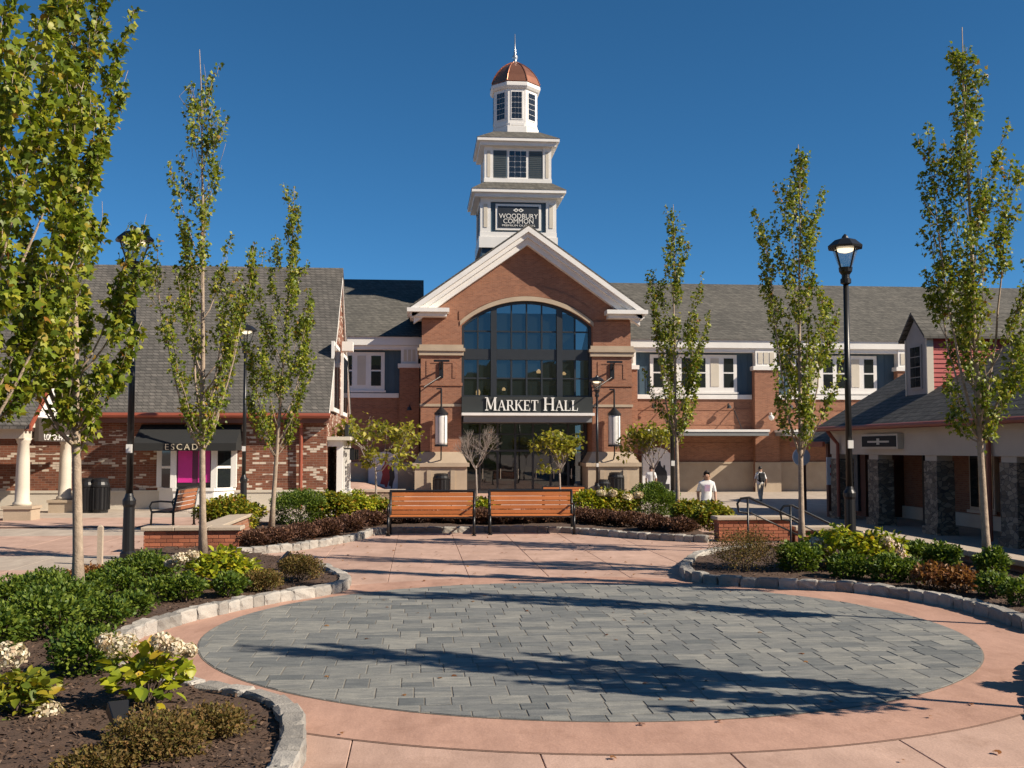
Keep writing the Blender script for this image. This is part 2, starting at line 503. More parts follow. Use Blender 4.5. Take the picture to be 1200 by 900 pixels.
FACE_S = Matrix.Rotation(R(90), 4, 'X')                                   # lettering read from -y
FACE_W = Matrix.Rotation(R(-90), 4, 'Z') @ Matrix.Rotation(R(90), 4, 'X')  # read from -x
FACE_E = Matrix.Rotation(R(90), 4, 'Z') @ Matrix.Rotation(R(90), 4, 'X')   # read from +x

# ---- foliage
MAPLE = (np.array([(0, 0, 0), (.34, .08, -.05), (.56, .50, -.12), (.24, .52, 0), (0, 1.05, -.06), (-.24, .52, 0), (-.56, .50, -.12), (-.34, .08, -.05)], float),
         [(0, 1, 2, 3), (0, 3, 4, 5), (0, 5, 6, 7)])
BROAD2 = (np.array([(0, 0, 0), (.20, .12, .05), (.34, .38, .07), (.27, .70, .04), (0, 1.08, -.16), (-.27, .70, .04), (-.34, .38, .07), (-.20, .12, .05), (0, .55, -.02)], float),
          [(0, 1, 2, 8), (8, 2, 3, 4), (8, 4, 5, 6), (0, 8, 6, 7)])
OVAL = (np.array([(0, 0, 0), (.30, .45, .10), (0, 1, -.03), (-.30, .45, .10)], float), [(0, 1, 2), (0, 2, 3)])
BROAD = (np.array([(0, 0, 0), (.30, .22, .06), (.36, .55, .05), (0, 1.05, -.12), (-.36, .55, .05), (-.30, .22, .06)], float),
         [(0, 1, 2, 3), (0, 3, 4, 5)])
CHIP = (np.array([(-.5, -.16, 0), (.5, -.2, .05), (.48, .2, .16), (-.45, .16, .1)], float), [(0, 1, 2, 3)])
FLORET = (np.array([(-.5, -.1, .1), (0, -.5, .1), (.5, .1, .12), (0, .5, .08)], float), [(0, 1, 2, 3)])
def leaves(name, tmpl, pos, tip, nrm, size, m, parent, kind=None):
    V, F = tmpl
    n = len(pos)
    tip = tip / (np.linalg.norm(tip, axis=1, keepdims=True) + 1e-9)
    sd = np.cross(tip, nrm); sd /= (np.linalg.norm(sd, axis=1, keepdims=True) + 1e-9)
    up = np.cross(sd, tip)
    off = np.array(WL.get(parent.name, Vector())) if parent is not None else np.zeros(3)
    P = (pos - off)[:, None, :] + size[:, None, None] * (V[None, :, 0:1] * sd[:, None, :] + V[None, :, 1:2] * tip[:, None, :] + V[None, :, 2:3] * up[:, None, :])
    k = len(V)
    me = bpy.data.meshes.new(name)
    me.vertices.add(n * k)
    me.vertices.foreach_set('co', P.reshape(-1).astype(np.float32))
    lf = np.concatenate([np.array(f) for f in F])
    ln = np.array([len(f) for f in F])
    loops = (lf[None, :] + (np.arange(n) * k)[:, None]).reshape(-1)
    tot = np.tile(ln, n)
    me.loops.add(len(loops)); me.loops.foreach_set('vertex_index', loops.astype(np.int32))
    me.polygons.add(len(tot))
    me.polygons.foreach_set('loop_start', np.concatenate([[0], np.cumsum(tot)[:-1]]).astype(np.int32))
    me.polygons.foreach_set('loop_total', tot.astype(np.int32))
    me.update(calc_edges=True); me.validate()
    o = link(name, me, m, parent)
    if kind: o['kind'] = kind
    return o
# ================================================================== GROUND AND PAVING
rnd = random.Random(7)
def sheet(name, x0, x1, y0, y1, zf, m, step=None, parent=None):
    b = MB()
    xs = np.linspace(x0, x1, max(2, int((x1 - x0) / step) + 1)) if step else [x0, x1]
    ys = np.linspace(y0, y1, max(2, int((y1 - y0) / step) + 1)) if step else [y0, y1]
    nx = len(xs)
    b.v = [Vector((x, y, zf(x, y))) for y in ys for x in xs]
    b.f = [(j * nx + i, j * nx + i + 1, (j + 1) * nx + i + 1, (j + 1) * nx + i) for j in range(len(ys) - 1) for i in range(nx - 1)]
    o = b.build(name, m, parent, smooth=bool(step))
    return o
g = sheet('ground', -900, 900, -900, 900, lambda x, y: -1.2, 'grey_concrete'); tag(g, kind='structure')
# terrace that carries the plaza and falls away towards the hall
ter = sheet('terrace', -60, 9.05, -12, 90, lambda x, y: ground_z(x, y) - 0.03, 'joint', 0.9); tag(ter, kind='structure')
low = sheet('lower_pavement', 9.05, 70, -12, 90, lambda x, y: -0.70, 'beige_concrete', 4.0); tag(low, kind='structure')
fore = sheet('forecourt', -6, 9.05, 37.0, 66, lambda x, y: ground_z(x, y) - 0.004, 'salmon', 0.6); tag(fore, kind='structure')
slope = sheet('sloping_walk', -4.5, 9.05, 27.6, 37.0, lambda x, y: ground_z(x, y) - 0.004, 'beige_concrete', 0.4); tag(slope, kind='structure')
# plaza slabs, one object each, sharing meshes
CX, CY, CR, RR = 1.75, 11.5, 3.92, 4.72
plaza = sheet('plaza', -30, 9.05, -8, 27.6, lambda x, y: -0.022, 'joint'); tag(plaza, kind='structure')
def slab_mesh(w, d):
    b = MB(); g_ = 0.0035
    b.box(g_, w - g_, g_, d - g_, -0.03, 0.0)
    me = b.mesh('slab')
    bm = bmesh.new(); bm.from_mesh(me)
    bmesh.ops.bevel(bm, geom=[e for e in bm.edges if min(v.co.z for v in e.verts) > -0.001], offset=0.004, segments=1, affect='EDGES')
    bm.to_mesh(me); bm.free()
    return me
SW, SD = 1.2, 2.3
me_s = slab_mesh(SW, SD); me_s.materials.append(MATS['salmon'])
me_b = slab_mesh(SW, SD); me_b.materials.append(MATS['beige_concrete'])
n_slab = 0
for j in range(-2, 14):
    y0 = -0.55 + j * SD
    for i in range(-15, 8):
        x0 = -0.42 + i * SW
        if x0 + SW > 9.1 or y0 + SD > 27.6: continue
        cx, cy = x0 + SW / 2, y0 + SD / 2
        far = max(math.hypot(a - CX, b - CY) for a in (x0, x0 + SW) for b in (y0, y0 + SD))
        if far < RR - 0.05: continue
        d = math.cos(YAW) * cy + math.sin(YAW) * cx
        sx = math.cos(YAW) * cx - math.sin(YAW) * cy
        if d < 3 or abs(sx / d) > 0.62: continue
        if 6.4 < cx and cy > 20: continue
        band = cx < -5.5 and j in (8, 11)
        o = bpy.data.objects.new('slab', me_b if band else me_s)
        col.objects.link(o); o.parent = plaza; o.location = (x0, y0, rnd.uniform(-0.0008, 0.0008))
        n_slab += 1
walk = sheet('pavement', -30, -4.6, 27.6, 31.2, lambda x, y: -0.002, 'salmon', 0.9); tag(walk, kind='structure')
walk = sheet('sidewalk', -30, -4.6, 31.2, 36, lambda x, y: -0.002, 'beige_concrete', 1.0); tag(walk, kind='structure')
# ring of coloured concrete round the pavers
def annulus(name, r0, r1, z, m, parent, n=120):
    b = MB()
    for i in range(n):
        a0, a1 = 2 * math.pi * i / n, 2 * math.pi * (i + 1) / n
        b.poly([(CX + r * math.cos(a), CY + r * math.sin(a), z) for r, a in ((r0, a0), (r1, a0), (r1, a1), (r0, a1))])
    return b.build(name, m, parent)
annulus('joint_strip', RR - 0.01, RR + 0.012, 0.003, 'joint', plaza)
annulus('ring_band', CR + 0.008, RR - 0.004, 0.006, 'salmon_ring', plaza)
circle = annulus('paver_circle', 0.0, CR + 0.012, 0.0095, 'paver_joint', None); tag(circle, kind='structure')
def clip_circle(pts, n=80):
    for i in range(n):
        a0, a1 = 2 * math.pi * i / n, 2 * math.pi * (i + 1) / n
        A = (CX + CR * math.cos(a0), CY + CR * math.sin(a0)); B = (CX + CR * math.cos(a1), CY + CR * math.sin(a1))
        ex, ey = B[0] - A[0], B[1] - A[1]
        side = lambda p: ex * (p[1] - A[1]) - ey * (p[0] - A[0])
        out = []
        for k in range(len(pts)):
            p, q = pts[k], pts[(k + 1) % len(pts)]
            sp, sq = side(p), side(q)
            if sp >= 0: out.append(p)
            if (sp >= 0) != (sq >= 0):
                t = sp / (sp - sq); out.append((p[0] + t * (q[0] - p[0]), p[1] + t * (q[1] - p[1])))
        pts = out
        if len(pts) < 3: return []
    return pts
pav = []
y = CY - CR
while y < CY + CR:
    h = rnd.choice((0.2, 0.26, 0.3, 0.36))
    x = CX - CR - rnd.uniform(0, 0.4)
    while x < CX + CR:
        w = rnd.choice((0.2, 0.26, 0.3, 0.3, 0.36, 0.44))
        cells = [(x, x + w, y, y + h)]
        if h > 0.35 and w < 0.45 and rnd.random() < 0.35: cells = [(x, x + w, y, y + h / 2), (x, x + w, y + h / 2, y + h)]
        for (a, b_, c, d) in cells:
            g_ = 0.0055
            P = clip_circle([(a + g_, c + g_), (b_ - g_, c + g_), (b_ - g_, d - g_), (a + g_, d - g_)])
            if len(P) >= 3:
                ar = abs(sum(P[k][0] * P[(k + 1) % len(P)][1] - P[(k + 1) % len(P)][0] * P[k][1] for k in range(len(P)))) / 2
                if ar > 0.004: pav.append((P, ar))
        x += w
    y += h
pav.sort(key=lambda q: -q[1] / (sum(p[1] for p in q[0]) / len(q[0])) ** 3)
rest = MB()
def paver_into(b, P):
    z = 0.014 + rnd.uniform(-0.0018, 0.0018); k = len(P)
    mx, my = sum(p[0] for p in P) / k, sum(p[1] for p in P) / k
    n = len(b.v)
    tx, ty = rnd.uniform(-0.006, 0.006), rnd.uniform(-0.006, 0.006)
    for s_, zz in ((1.0, 0.0), (1.0, z - 0.003), (0.982, z)):
        b.v += [Vector((mx + (p[0] - mx) * s_, my + (p[1] - my) * s_, zz + (tx * (p[0] - mx) + ty * (p[1] - my) if zz else 0))) for p in P]
    for r in (0, 1):
        for i in range(k):
            j = (i + 1) % k
            b.f.append((n + r * k + i, n + r * k + j, n + (r + 1) * k + j, n + (r + 1) * k + i))
    b.f.append(tuple(n + 2 * k + i for i in range(k)))
for i, (P, ar) in enumerate(pav):
    if i < 300:
        b = MB(); paver_into(b, P); b.build('paver', 'paver', circle)
    else: paver_into(rest, P)
o = rest.build('small_pavers', 'paver', circle); tag(o, kind='stuff')

# ------------------------------------------------------------------ kerbs
def stone_mesh(seed):
    r = random.Random(seed); bm = bmesh.new()
    bmesh.ops.create_cube(bm, size=1)
    bmesh.ops.bevel(bm, geom=list(bm.edges), offset=0.11, segments=1, affect='EDGES')
    bmesh.ops.subdivide_edges(bm, edges=[e for e in bm.edges if e.calc_length() > 0.6], cuts=1, use_grid_fill=True)
    for v in bm.verts: v.co += Vector((r.uniform(-.05, .05), r.uniform(-.06, .06), r.uniform(-.05, .05)))
    me = bpy.data.meshes.new('kerb_stone'); bm.to_mesh(me); bm.free()
    me.materials.append(MATS['granite'])
    return me
STONES = [stone_mesh(i) for i in range(8)]
def resample(pts, step):
    out, acc = [Vector(pts[0])], 0.0
    P = [Vector(p) for p in pts]
    for a, b in zip(P, P[1:]):
        L = (b - a).length; t = step - acc
        while t < L:
            out.append(a + (b - a) * (t / L)); t += step
        acc = (acc + L) % step
    return out
def catmull(pts, n=8):
    P = [Vector(p) for p in pts]; out = []
    for i in range(len(P) - 1):
        p0, p1, p2, p3 = P[max(i - 1, 0)], P[i], P[i + 1], P[min(i + 2, len(P) - 1)]
        for k in range(n):
            t = k / n
            out.append(0.5 * ((2 * p1) + (p2 - p0) * t + (2 * p0 - 5 * p1 + 4 * p2 - p3) * t * t + (3 * p1 - p0 - 3 * p2 + p3) * t ** 3))
    return out + [P[-1]]
def kerb(pts, label_root, step=0.29, h=0.155, w=0.165):
    root = empty('kerb', (pts[0][0], pts[0][1], 0)); tag(root, kind='structure')
    pl = resample(catmull(pts), 0.02); i = 0
    while i < len(pl) - 6:
        L = step * rnd.uniform(0.75, 1.25); k = min(len(pl) - 1, i + max(4, int(L / 0.02)))
        a, b = pl[i], pl[k]; d = b - a
        o = bpy.data.objects.new('kerb_stone', rnd.choice(STONES))
        col.objects.link(o); o.parent = root
        hh = h * rnd.uniform(0.93, 1.07)
        o.location = (a + d / 2) - root.location + Vector((0, 0, hh / 2 - 0.015))
        o.rotation_euler = (rnd.choice((0, math.pi)), 0, math.atan2(d.y, d.x) + rnd.uniform(-.05, .05))
        o.scale = (d.length * 0.985, w * rnd.uniform(0.9, 1.12), hh)
        i = k
    return root
def bed(name, poly, z=0.1, cell=0.14, chips=0, seed=1):
    r = random.Random(seed)
    xs, ys = [p[0] for p in poly], [p[1] for p in poly]
    def inside(x, y):
        c = False; j = len(poly) - 1
        for i in range(len(poly)):
            if (poly[i][1] > y) != (poly[j][1] > y) and x < (poly[j][0] - poly[i][0]) * (y - poly[i][1]) / (poly[j][1] - poly[i][1]) + poly[i][0]: c = not c
            j = i
        return c
    b = MB(); idx = {}
    nx, ny = int((max(xs) - min(xs)) / cell) + 1, int((max(ys) - min(ys)) / cell) + 1
    def vid(i, j):
        if (i, j) not in idx:
            x, y = min(xs) + i * cell, min(ys) + j * cell
            idx[(i, j)] = len(b.v); b.v.append(Vector((x, y, z + 0.03 * math.sin(x * 2.1 + y) * math.cos(y * 1.7) + r.uniform(-.014, .014))))
        return idx[(i, j)]
    for j in range(ny):
        for i in range(nx):
            if inside(min(xs) + (i + .5) * cell, min(ys) + (j + .5) * cell):
                b.f.append((vid(i, j), vid(i + 1, j), vid(i + 1, j + 1), vid(i, j + 1)))
    o = b.build(name, 'soil', smooth=True); tag(o, kind='structure')
    if chips:
        q = np.random.default_rng(seed); P = []
        while len(P) < chips:
            x, y = q.uniform(min(xs), max(xs)), min(ys) + (max(ys) - min(ys)) * q.random() ** 1.6
            if inside(x, y): P.append((x, y, z + 0.03 * math.sin(x * 2.1 + y) * math.cos(y * 1.7) + q.uniform(0.0, 0.022)))
        P = np.array(P); n = len(P)
        tp = q.normal(0, 1, (n, 3)); tp[:, 2] *= 0.25
        nm = q.normal(0, .35, (n, 3)); nm[:, 2] += 1
        leaves('mulch', CHIP, P, np.cross(tp, nm), nm, q.uniform(0.012, 0.042, n), 'mulch_chips', o, 'stuff')
    return o
KL = [(-1.55, 17.2), (-1.2, 16.3), (-1.02, 15.5), (-1.02, 14.9), (-1.3, 14.35), (-1.75, 13.85), (-2.2, 13.1), (-2.58, 12.3), (-2.82, 11.5), (-2.9, 10.8), (-2.78, 10.0), (-2.4, 9.25), (-1.88, 8.73), (-1.4, 8.38), (-1.05, 8.08), (-0.86, 7.6), (-0.78, 7.1), (-0.76, 6.6), (-0.78, 6.0), (-0.8, 5.2)]
KM = [(-3.3, 20.0), (-2.5, 20.55), (-1.83, 21.7), (-1.28, 23.1), (-0.95, 24.5), (-0.3, 24.85), (0.6, 24.9), (1.6, 24.95), (2.6, 24.9), (3.5, 24.45), (4.2, 23.5), (5.0, 22.55), (6.05, 21.75)]
KR = [(6.3, 19.9), (5.4, 19.2), (4.75, 18.2), (4.4, 17.3), (4.1, 16.4), (4.02, 15.6), (4.3, 15.0), (5.0, 14.6), (5.8, 14.15), (6.25, 13.45), (6.5, 12.6), (6.53, 11.7), (6.45, 11.0), (6.6, 10.3), (7.2, 9.9)]
KN = [(7.0, 9.55), (6.2, 9.55), (5.5, 9.35), (5.08, 8.9), (4.85, 8.45), (4.6, 8.0), (4.25, 7.3), (4.1, 6.6), (4.1, 5.6)]
KN = [(a + .28, b) for a, b in KN]
for k_ in (KL, KM, KR, KN): kerb([(a, b, 0) for a, b in k_], '')
cur = lambda k_: [(p.x, p.y) for p in catmull([(a, b, 0) for a, b in k_])]
bed('planting_bed', cur(KL) + [(-6.6, 5.2), (-6.4, 12.5), (-5.2, 15.2), (-4.6, 18.2), (-5.2, 20.2), (-3.4, 20.5), (-2.6, 18.9)], chips=34000, seed=3)
bed('planting_bed', cur(KM) + [(6.2, 24), (7.4, 28.0), (-4.2, 28.0), (-4.6, 24), (-3.4, 21.1)], cell=0.18, chips=2500, seed=4)
bed('planting_bed', cur(KR) + [(8.76, 9.9), (8.76, 19.8), (6.3, 19.9)], cell=0.16, chips=9000, seed=5)
bed('planting_bed', cur(KN) + [(8.76, 5.6), (8.76, 9.5)], cell=0.2, chips=800, seed=6)

# ------------------------------------------------------------------ low walls with brick faces
BR = MB().box(0, 0.2, 0, 0.02, 0, 0.06).mesh('brick')
bmx = bmesh.new(); bmx.from_mesh(BR); bmesh.ops.bevel(bmx, geom=list(bmx.edges), offset=0.003, segments=1, affect='EDGES'); bmx.to_mesh(BR); bmx.free()
BR.materials.append(MATS['brick_piece'])
def seat_wall(x0, x1, y0, y1, z0, z1, label):
    root = empty('seat_wall', ((x0 + x1) / 2, (y0 + y1) / 2, z0))
    tag(root, label, 'wall')
    MB().box(x0 + .02, x1 - .02, y0 + .02, y1 - .02, z0, z1 - 0.07).build('core', 'mortar', root)
    n = max(1, round((x1 - x0) / 0.62)); w = (x1 - x0 + 0.1) / n
    for i in range(n):
        MB().box(x0 - .05 + i * w + .003, x0 - .05 + (i + 1) * w - .003, y0 - .05, y1 + .05, z1 - .07, z1).build('cap', 'cap_stone', root, bevel=0.01)
    rows = int((z1 - 0.075 - z0) / 0.07)
    faces = [((x0, y0 + .003), (1, 0), x1 - x0), ((x1 - .003, y0), (0, 1), y1 - y0), ((x0 + .003, y1), (0, -1), y1 - y0)]
    for (px, py), (dx, dy), L in faces:
        for r_ in range(rows):
            z = z1 - 0.075 - (r_ + 1) * 0.07
            t = -0.105 * (r_ % 2)
            while t < L - 0.01:
                a, e = max(t, 0), min(t + 0.2, L)
                if e - a > 0.03:
                    o = bpy.data.objects.new('brick', BR); col.objects.link(o); o.parent = root
                    o.location = Vector((px + dx * a, py + dy * a, z)) - root.location + Vector((rnd.uniform(-.002, .002), rnd.uniform(-.002, .002), 0))
                    o.rotation_euler = (0, 0, math.atan2(dy, dx)); o.scale = ((e - a) / 0.2, 1, 1)
                t += 0.21
    return root
seat_wall(-5.05, -3.32, 20.6, 21.0, -0.03, 0.47, 'low brick seat wall with stone cap beside the lamp post and dark bench')
w2 = empty('seat_wall', (-3.9, 22.9, 0)); tag(w2, 'stone capped brick wall running back from the seat wall past the small bench', 'wall')
MB().box(-4.1, -3.75, 21.06, 25.2, -0.03, 0.40).build('core', 'brick_hall', w2)
for i in range(6): MB().box(-4.15, -3.7, 21.07 + i * .7, 21.76 + i * .7, 0.403, 0.47).build('cap', 'cap_stone', w2, bevel=0.01)
seat_wall(6.2, 7.75, 21.9, 22.3, -0.03, 0.52, 'low brick seat wall with stone cap behind the black stair railings')
pw = empty('parapet_wall', (8.9, 13, -0.7)); tag(pw, 'long low parapet wall with pale stone cap below the porch shops', 'wall')
MB().box(8.75, 9.05, 5, 22.2, -0.75, 0.22).build('core', 'brick_hall', pw)
MB().box(7.82, 8.747, 21.9, 22.2, -0.75, 0.22).build('core', 'brick_hall', pw)
for i in range(15): MB().box(8.68, 9.12, 5 + i * 1.15 + .004, 5 + (i + 1) * 1.15 - .004, 0.223, 0.31).build('cap', 'cap_stone', pw, bevel=0.012)
MB().box(7.8, 8.675, 21.83, 22.25, 0.223, 0.31).build('cap', 'cap_stone', pw, bevel=0.012)
# steps down to the lower walk
st = empty('steps', (7.5, 21, -0.7)); tag(st, 'short flight of concrete steps beside the brick seat wall', 'steps')
for i in range(5):
    MB().box(6.42 + i * .34, 6.42 + (i + 1) * .34 - .003, 20.0, 21.85, -0.75, -0.14 * (i + 1) + .137).build('step', 'beige_concrete', st)
def railing(px, label):
    p0 = YP(px[0], px[1], 20.75); p1 = YP(px[2], px[3], 20.75)
    root = empty('handrail', (p0.x, 20.75, 0)); tag(root, label, 'railing')
    top = [(p0.x, 20.75, p0.z - .3), (p0.x - .16, 20.75, p0.z - .28), (p0.x - .19, 20.75, p0.z - .12), (p0.x - .12, 20.75, p0.z - .02), (p0.x + .05, 20.75, p0.z), tuple(p1), (p1.x + .12, 20.75, p1.z - .02)]
    MB().tube(top, 0.024, 8).build('rail', 'black_metal', root, True)
    MB().tube([(p0.x, 20.75, p0.z - .3), (p0.x + .08, 20.75, p0.z - .3), (p1.x, 20.75, p1.z - .3)], 0.018, 8).build('lower_rail', 'black_metal', root, True)
    for q in (p0, p1): MB().tube([(q.x + .02, 20.75, -0.6), (q.x + .02, 20.75, q.z)], 0.022, 8).build('post', 'black_metal', root, True)
railing((875, 583, 935, 609), 'black pipe handrail in front of the low brick seat wall')
railing((925, 592, 990, 622), 'black pipe handrail sloping down behind the hydrangeas by the parapet')

# hills behind the viewer, seen in the hall's glass
b = MB(); n = 60
for i in range(n + 1):
    a = math.pi * (1.02 + 0.96 * i / n); r_ = 420
    hh = 50 + 7 * math.sin(i * .35) + 4 * math.sin(i * 1.1 + 1)
    b.v += [Vector((r_ * math.cos(a), r_ * math.sin(a), -1.3)), Vector(((r_ + 120) * math.cos(a), (r_ + 120) * math.sin(a), hh * .8)), Vector(((r_ + 260) * math.cos(a), (r_ + 260) * math.sin(a), hh * 1.5))]
for i in range(n):
    for k in (0, 1): b.f.append((3 * i + k, 3 * i + 3 + k, 3 * i + 4 + k, 3 * i + 1 + k))
tag(b.build('hills', 'hill_green', smooth=True), kind='structure')
# ================================================================== MARKET HALL
HC, HY = 6.31, 62.0
hall = empty('market_hall', (HC, HY, -0.7)); tag(hall, 'red brick market hall with white gable, big arched window and clock style tower', 'building')
hall['label'] = 'red brick hall with white gable, arched window and white tower above the entrance'
SL = 0.711
APEX = 14.77
def rake_z(x): return APEX - SL * abs(x - HC)
# gable wall with arch
AR, AH = 5.56, 3.8
def arch_z(x): return 10.55 - AR + math.sqrt(max(0, AR * AR - (x - HC) ** 2))
b = MB(); N = 48
xs = sorted(set([HC - 6.1 + 12.2 * i / N for i in range(N + 1)] + [HC - 3.8, HC + 3.8]))
def strip(b, xs, zb, zt, y0, y1):
    n = len(b.v)
    for x in xs:
        b.v += [Vector((x, y0, zb(x))), Vector((x, y0, zt(x))), Vector((x, y1, zt(x))), Vector((x, y1, zb(x)))]
    for i in range(len(xs) - 1):
        for k in range(4):
            j = (k + 1) % 4
            b.f.append((n + 4 * i + j, n + 4 * i + k, n + 4 * i + 4 + k, n + 4 * i + 4 + j))
    b.f.append((n, n + 1, n + 2, n + 3)); m_ = n + 4 * (len(xs) - 1); b.f.append((m_ + 3, m_ + 2, m_ + 1, m_))
strip(b, [x for x in xs if abs(x - HC) <= 3.8001], arch_z, lambda x: rake_z(x) - 0.5, 62.12, 62.6)
strip(b, [x for x in xs if x <= HC - 3.7999], lambda x: 7.9, lambda x: rake_z(x) - 0.5, 62.12, 62.6)
strip(b, [x for x in xs if x >= HC + 3.7999], lambda x: 7.9, lambda x: rake_z(x) - 0.5, 62.12, 62.6)
b.build('gable_wall', 'brick_hall', hall)
b = MB()                                                     # brick arch ring and stone arch moulding
strip(b, [HC - 3.95 + 7.9 * i / 40 for i in range(41)], lambda x: arch_z(HC + (x - HC) * .96) + 0.27, lambda x: arch_z(HC + (x - HC) * .96) + 0.85, 62.07, 62.11)
b.build('arch_ring', 'brick_hall', hall)
b = MB()
strip(b, [HC - 3.9 + 7.8 * i / 40 for i in range(41)], lambda x: arch_z(HC + (x - HC) * .97) - 0.02, lambda x: arch_z(HC + (x - HC) * .97) + 0.24, 61.98, 62.118)
b.build('arch_moulding', 'stone_trim', hall)
# piers
for s in (-1, 1):
    xc = HC + s * 4.98; hw = 1.17
    p = MB().box(xc - hw, xc + hw, 62.0, 65.3, 1.5, 7.3).build('pier', 'brick_hall', hall)
    MB().box(xc - hw + .05, xc + hw - .05, 62.03, 62.11, 7.92, 9.35).build('pier_panel', 'brick_hall', p)
    MB().box(xc - hw - .12, xc + hw + .12, 61.88, 64.6, 7.3, 7.55).box(xc - hw - .2, xc + hw + .2, 61.8, 64.6, 7.553, 7.72).box(xc - hw - .1, xc + hw + .1, 61.9, 64.6, 7.723, 7.92).build('string_course', 'stone_trim', p)
    MB().box(xc - hw - .06, xc + hw + .06, 61.94, 64.5, 5.55, 5.72).build('brick_band', 'brick_hall', p)
    MB().box(xc - hw - .05, xc + hw + .05, 61.95, 64.5, 4.35, 4.5).build('stone_band', 'stone_trim', p)
    MB().box(xc - .85, xc - .65, 61.97, 61.999, 6.0, 7.0).box(xc + .65, xc + .85, 61.97, 61.999, 6.0, 7.0).box(xc - .65, xc + .65, 61.97, 61.999, 6.85, 7.0).build('brick_relief', 'brick_hall', p)
    MB().frustum(xc, 63.2, hw + .35, 1.55, 1.12, hw + .02, 1.25, 1.75).box(xc - hw - .45, xc + hw + .45, 61.55, 64.7, 0.9, 1.117).build('plinth_cap', 'stone_trim', p)
    MB().box(xc - hw - .32, xc + hw + .32, 61.68, 64.7, -0.75, 0.897).build('plinth', 'stone_trim', p)
    for a in (-.8, .55): MB().box(xc + a, xc + a + .25, 61.6, 61.678, -.4, .7).build('plinth_panel', 'stone_trim', p)
# white gable cornice in three steps
def rake_bar(b, y0, y1, zt, zb, ext=0.0):
    for s in (-1, 1):
        e = 6.78 + ext
        P = [(HC, y0, APEX + zt), (HC + s * e, y0, APEX - SL * e + zt), (HC + s * e, y0, APEX - SL * e + zb), (HC, y0, APEX + zb)]
        b.prism(P, (0, y1 - y0, 0))
b = MB(); rake_bar(b, 61.2, 62.1, 0.0, -0.32); b.build('cornice_crown', 'white_trim', hall)
b = MB(); rake_bar(b, 61.4, 62.1, -0.325, -0.62, -0.1); b.build('cornice_band', 'white_trim', hall)
b = MB(); rake_bar(b, 61.62, 62.1, -0.625, -1.0, -0.2); b.build('cornice_frieze', 'white_trim', hall)
for s in (-1, 1):
    a, e = sorted((HC + s * 6.95, HC + s * 4.55))
    MB().box(a, e, 61.08, 64, 9.72, 9.95).build('cornice_return', 'white_trim', hall)
    a, e = sorted((HC + s * 6.8, HC + s * 4.68))
    MB().box(a, e, 61.4, 64, 9.5, 9.717).build('cornice_return', 'white_trim', hall)
# hall roof
b = MB()
for s in (-1, 1):
    b.prism([(HC, 61.25, APEX + .03), (HC + s * 6.9, 61.25, APEX - SL * 6.9 + .03), (HC + s * 6.9, 61.25, APEX - SL * 6.9 + .13), (HC, 61.25, APEX + .13)], (0, 15, 0))
b.build('gable_roof', 'shingle', hall)
# side walls of the hall block, interior
for s in (-1, 1):
    a, e = sorted((HC + s * 6.1, HC + s * 5.7))
    MB().box(a, e, 64.62, 75, -0.7, 9.9).build('side_wall', 'brick_hall', hall)
MB().box(HC - 3.75, HC + 3.75, 68.5, 68.6, -.7, 10.6).box(HC - 3.75, HC + 3.75, 64.6, 68.4, 3.4, 3.6).build('interior_wall', 'interior', hall)
# arched window
win = MB()
cols = [-3.72, -2.92, -2.08, None, -1.78, -0.89, 0, 0.89, 1.78, None, 2.08, 2.92, 3.72]
fr = MB()
WY = 62.42
def bar(x0, x1, z0, z1, d=0.10): fr.box(HC + x0, HC + x1, WY - d, WY + 0.06, z0, z1)
for c in (-1.93, 1.93): bar(c - .17, c + .17, 4.95, arch_z(HC + c) - .05, .2)
for c in (-3.73, 3.73): bar(c - .08, c + .08, 4.95, arch_z(HC + c), .18)
for c in (-2.85, -0.89, 0, 0.89, 2.85): bar(c - .04, c + .04, 7.72, arch_z(HC + c) - .03); bar(c - .05, c + .05, 4.95, 7.1)
for a, e in ((-3.64, -2.11), (-1.75, 1.75), (2.11, 3.64)):
    bar(a, e, 8.72, 8.80, .08); bar(a, e, 5.98, 6.06, .08); bar(a, e, 7.1, 7.72, .13); bar(a, e, 4.95, 5.03, .12)
strip(fr, [HC - 3.8 + 7.6 * i / 30 for i in range(31)], lambda x: arch_z(x) - 0.16, lambda x: arch_z(x) + .0, WY - .16, WY + .05)
wf = fr.build('arched_window', 'dark_metal', hall)
rr = random.Random(5)
for a, e in ((-3.65, -2.89), (-2.81, -2.1), (-1.76, -.93), (-.85, -.04), (.04, .85), (.93, 1.76), (2.1, 2.81), (2.89, 3.65)):
    for z0, z1 in ((5.03, 5.98), (6.06, 7.1), (7.72, 8.72), (8.8, None)):
        ty, tz = rr.uniform(-.004, .004), rr.uniform(-.004, .004)
        xs_ = [a, e] if z1 else [a + (e - a) * i / 5 for i in range(6)]
        top = [(HC + x, WY + tz, z1 if z1 else arch_z(HC + x) - .15) for x in xs_]
        P = [(HC + a, WY, z0), (HC + e, WY + ty, z0)] + top[::-1]
        MB().poly(P).build('pane', 'glass_hall', wf)
# warm things seen inside
for (x, y, z, w, h) in ((-2.6, 66.5, 5.25, .28, .4), (1.3, 67.6, 6.7, .3, .25), (2.9, 67.6, 6.6, .3, .2), (-0.9, 67.8, 5.6, .25, .2)):
    MB().lathe([(w * .4, z), (w * .5, z + h * .5), (w * .15, z + h)], HC + x, y, 10).build('pendant_lamp', 'room_glow', hall, True)
MB().box(HC + .4, HC + 3.3, 67, 67.2, 5.9, 6.15).box(HC + .6, HC + .8, 67, 67.2, 3.6, 5.9).box(HC + 2.6, HC + 2.8, 67, 67.2, 3.6, 5.9).build('interior_frame', 'bench_wood', hall)
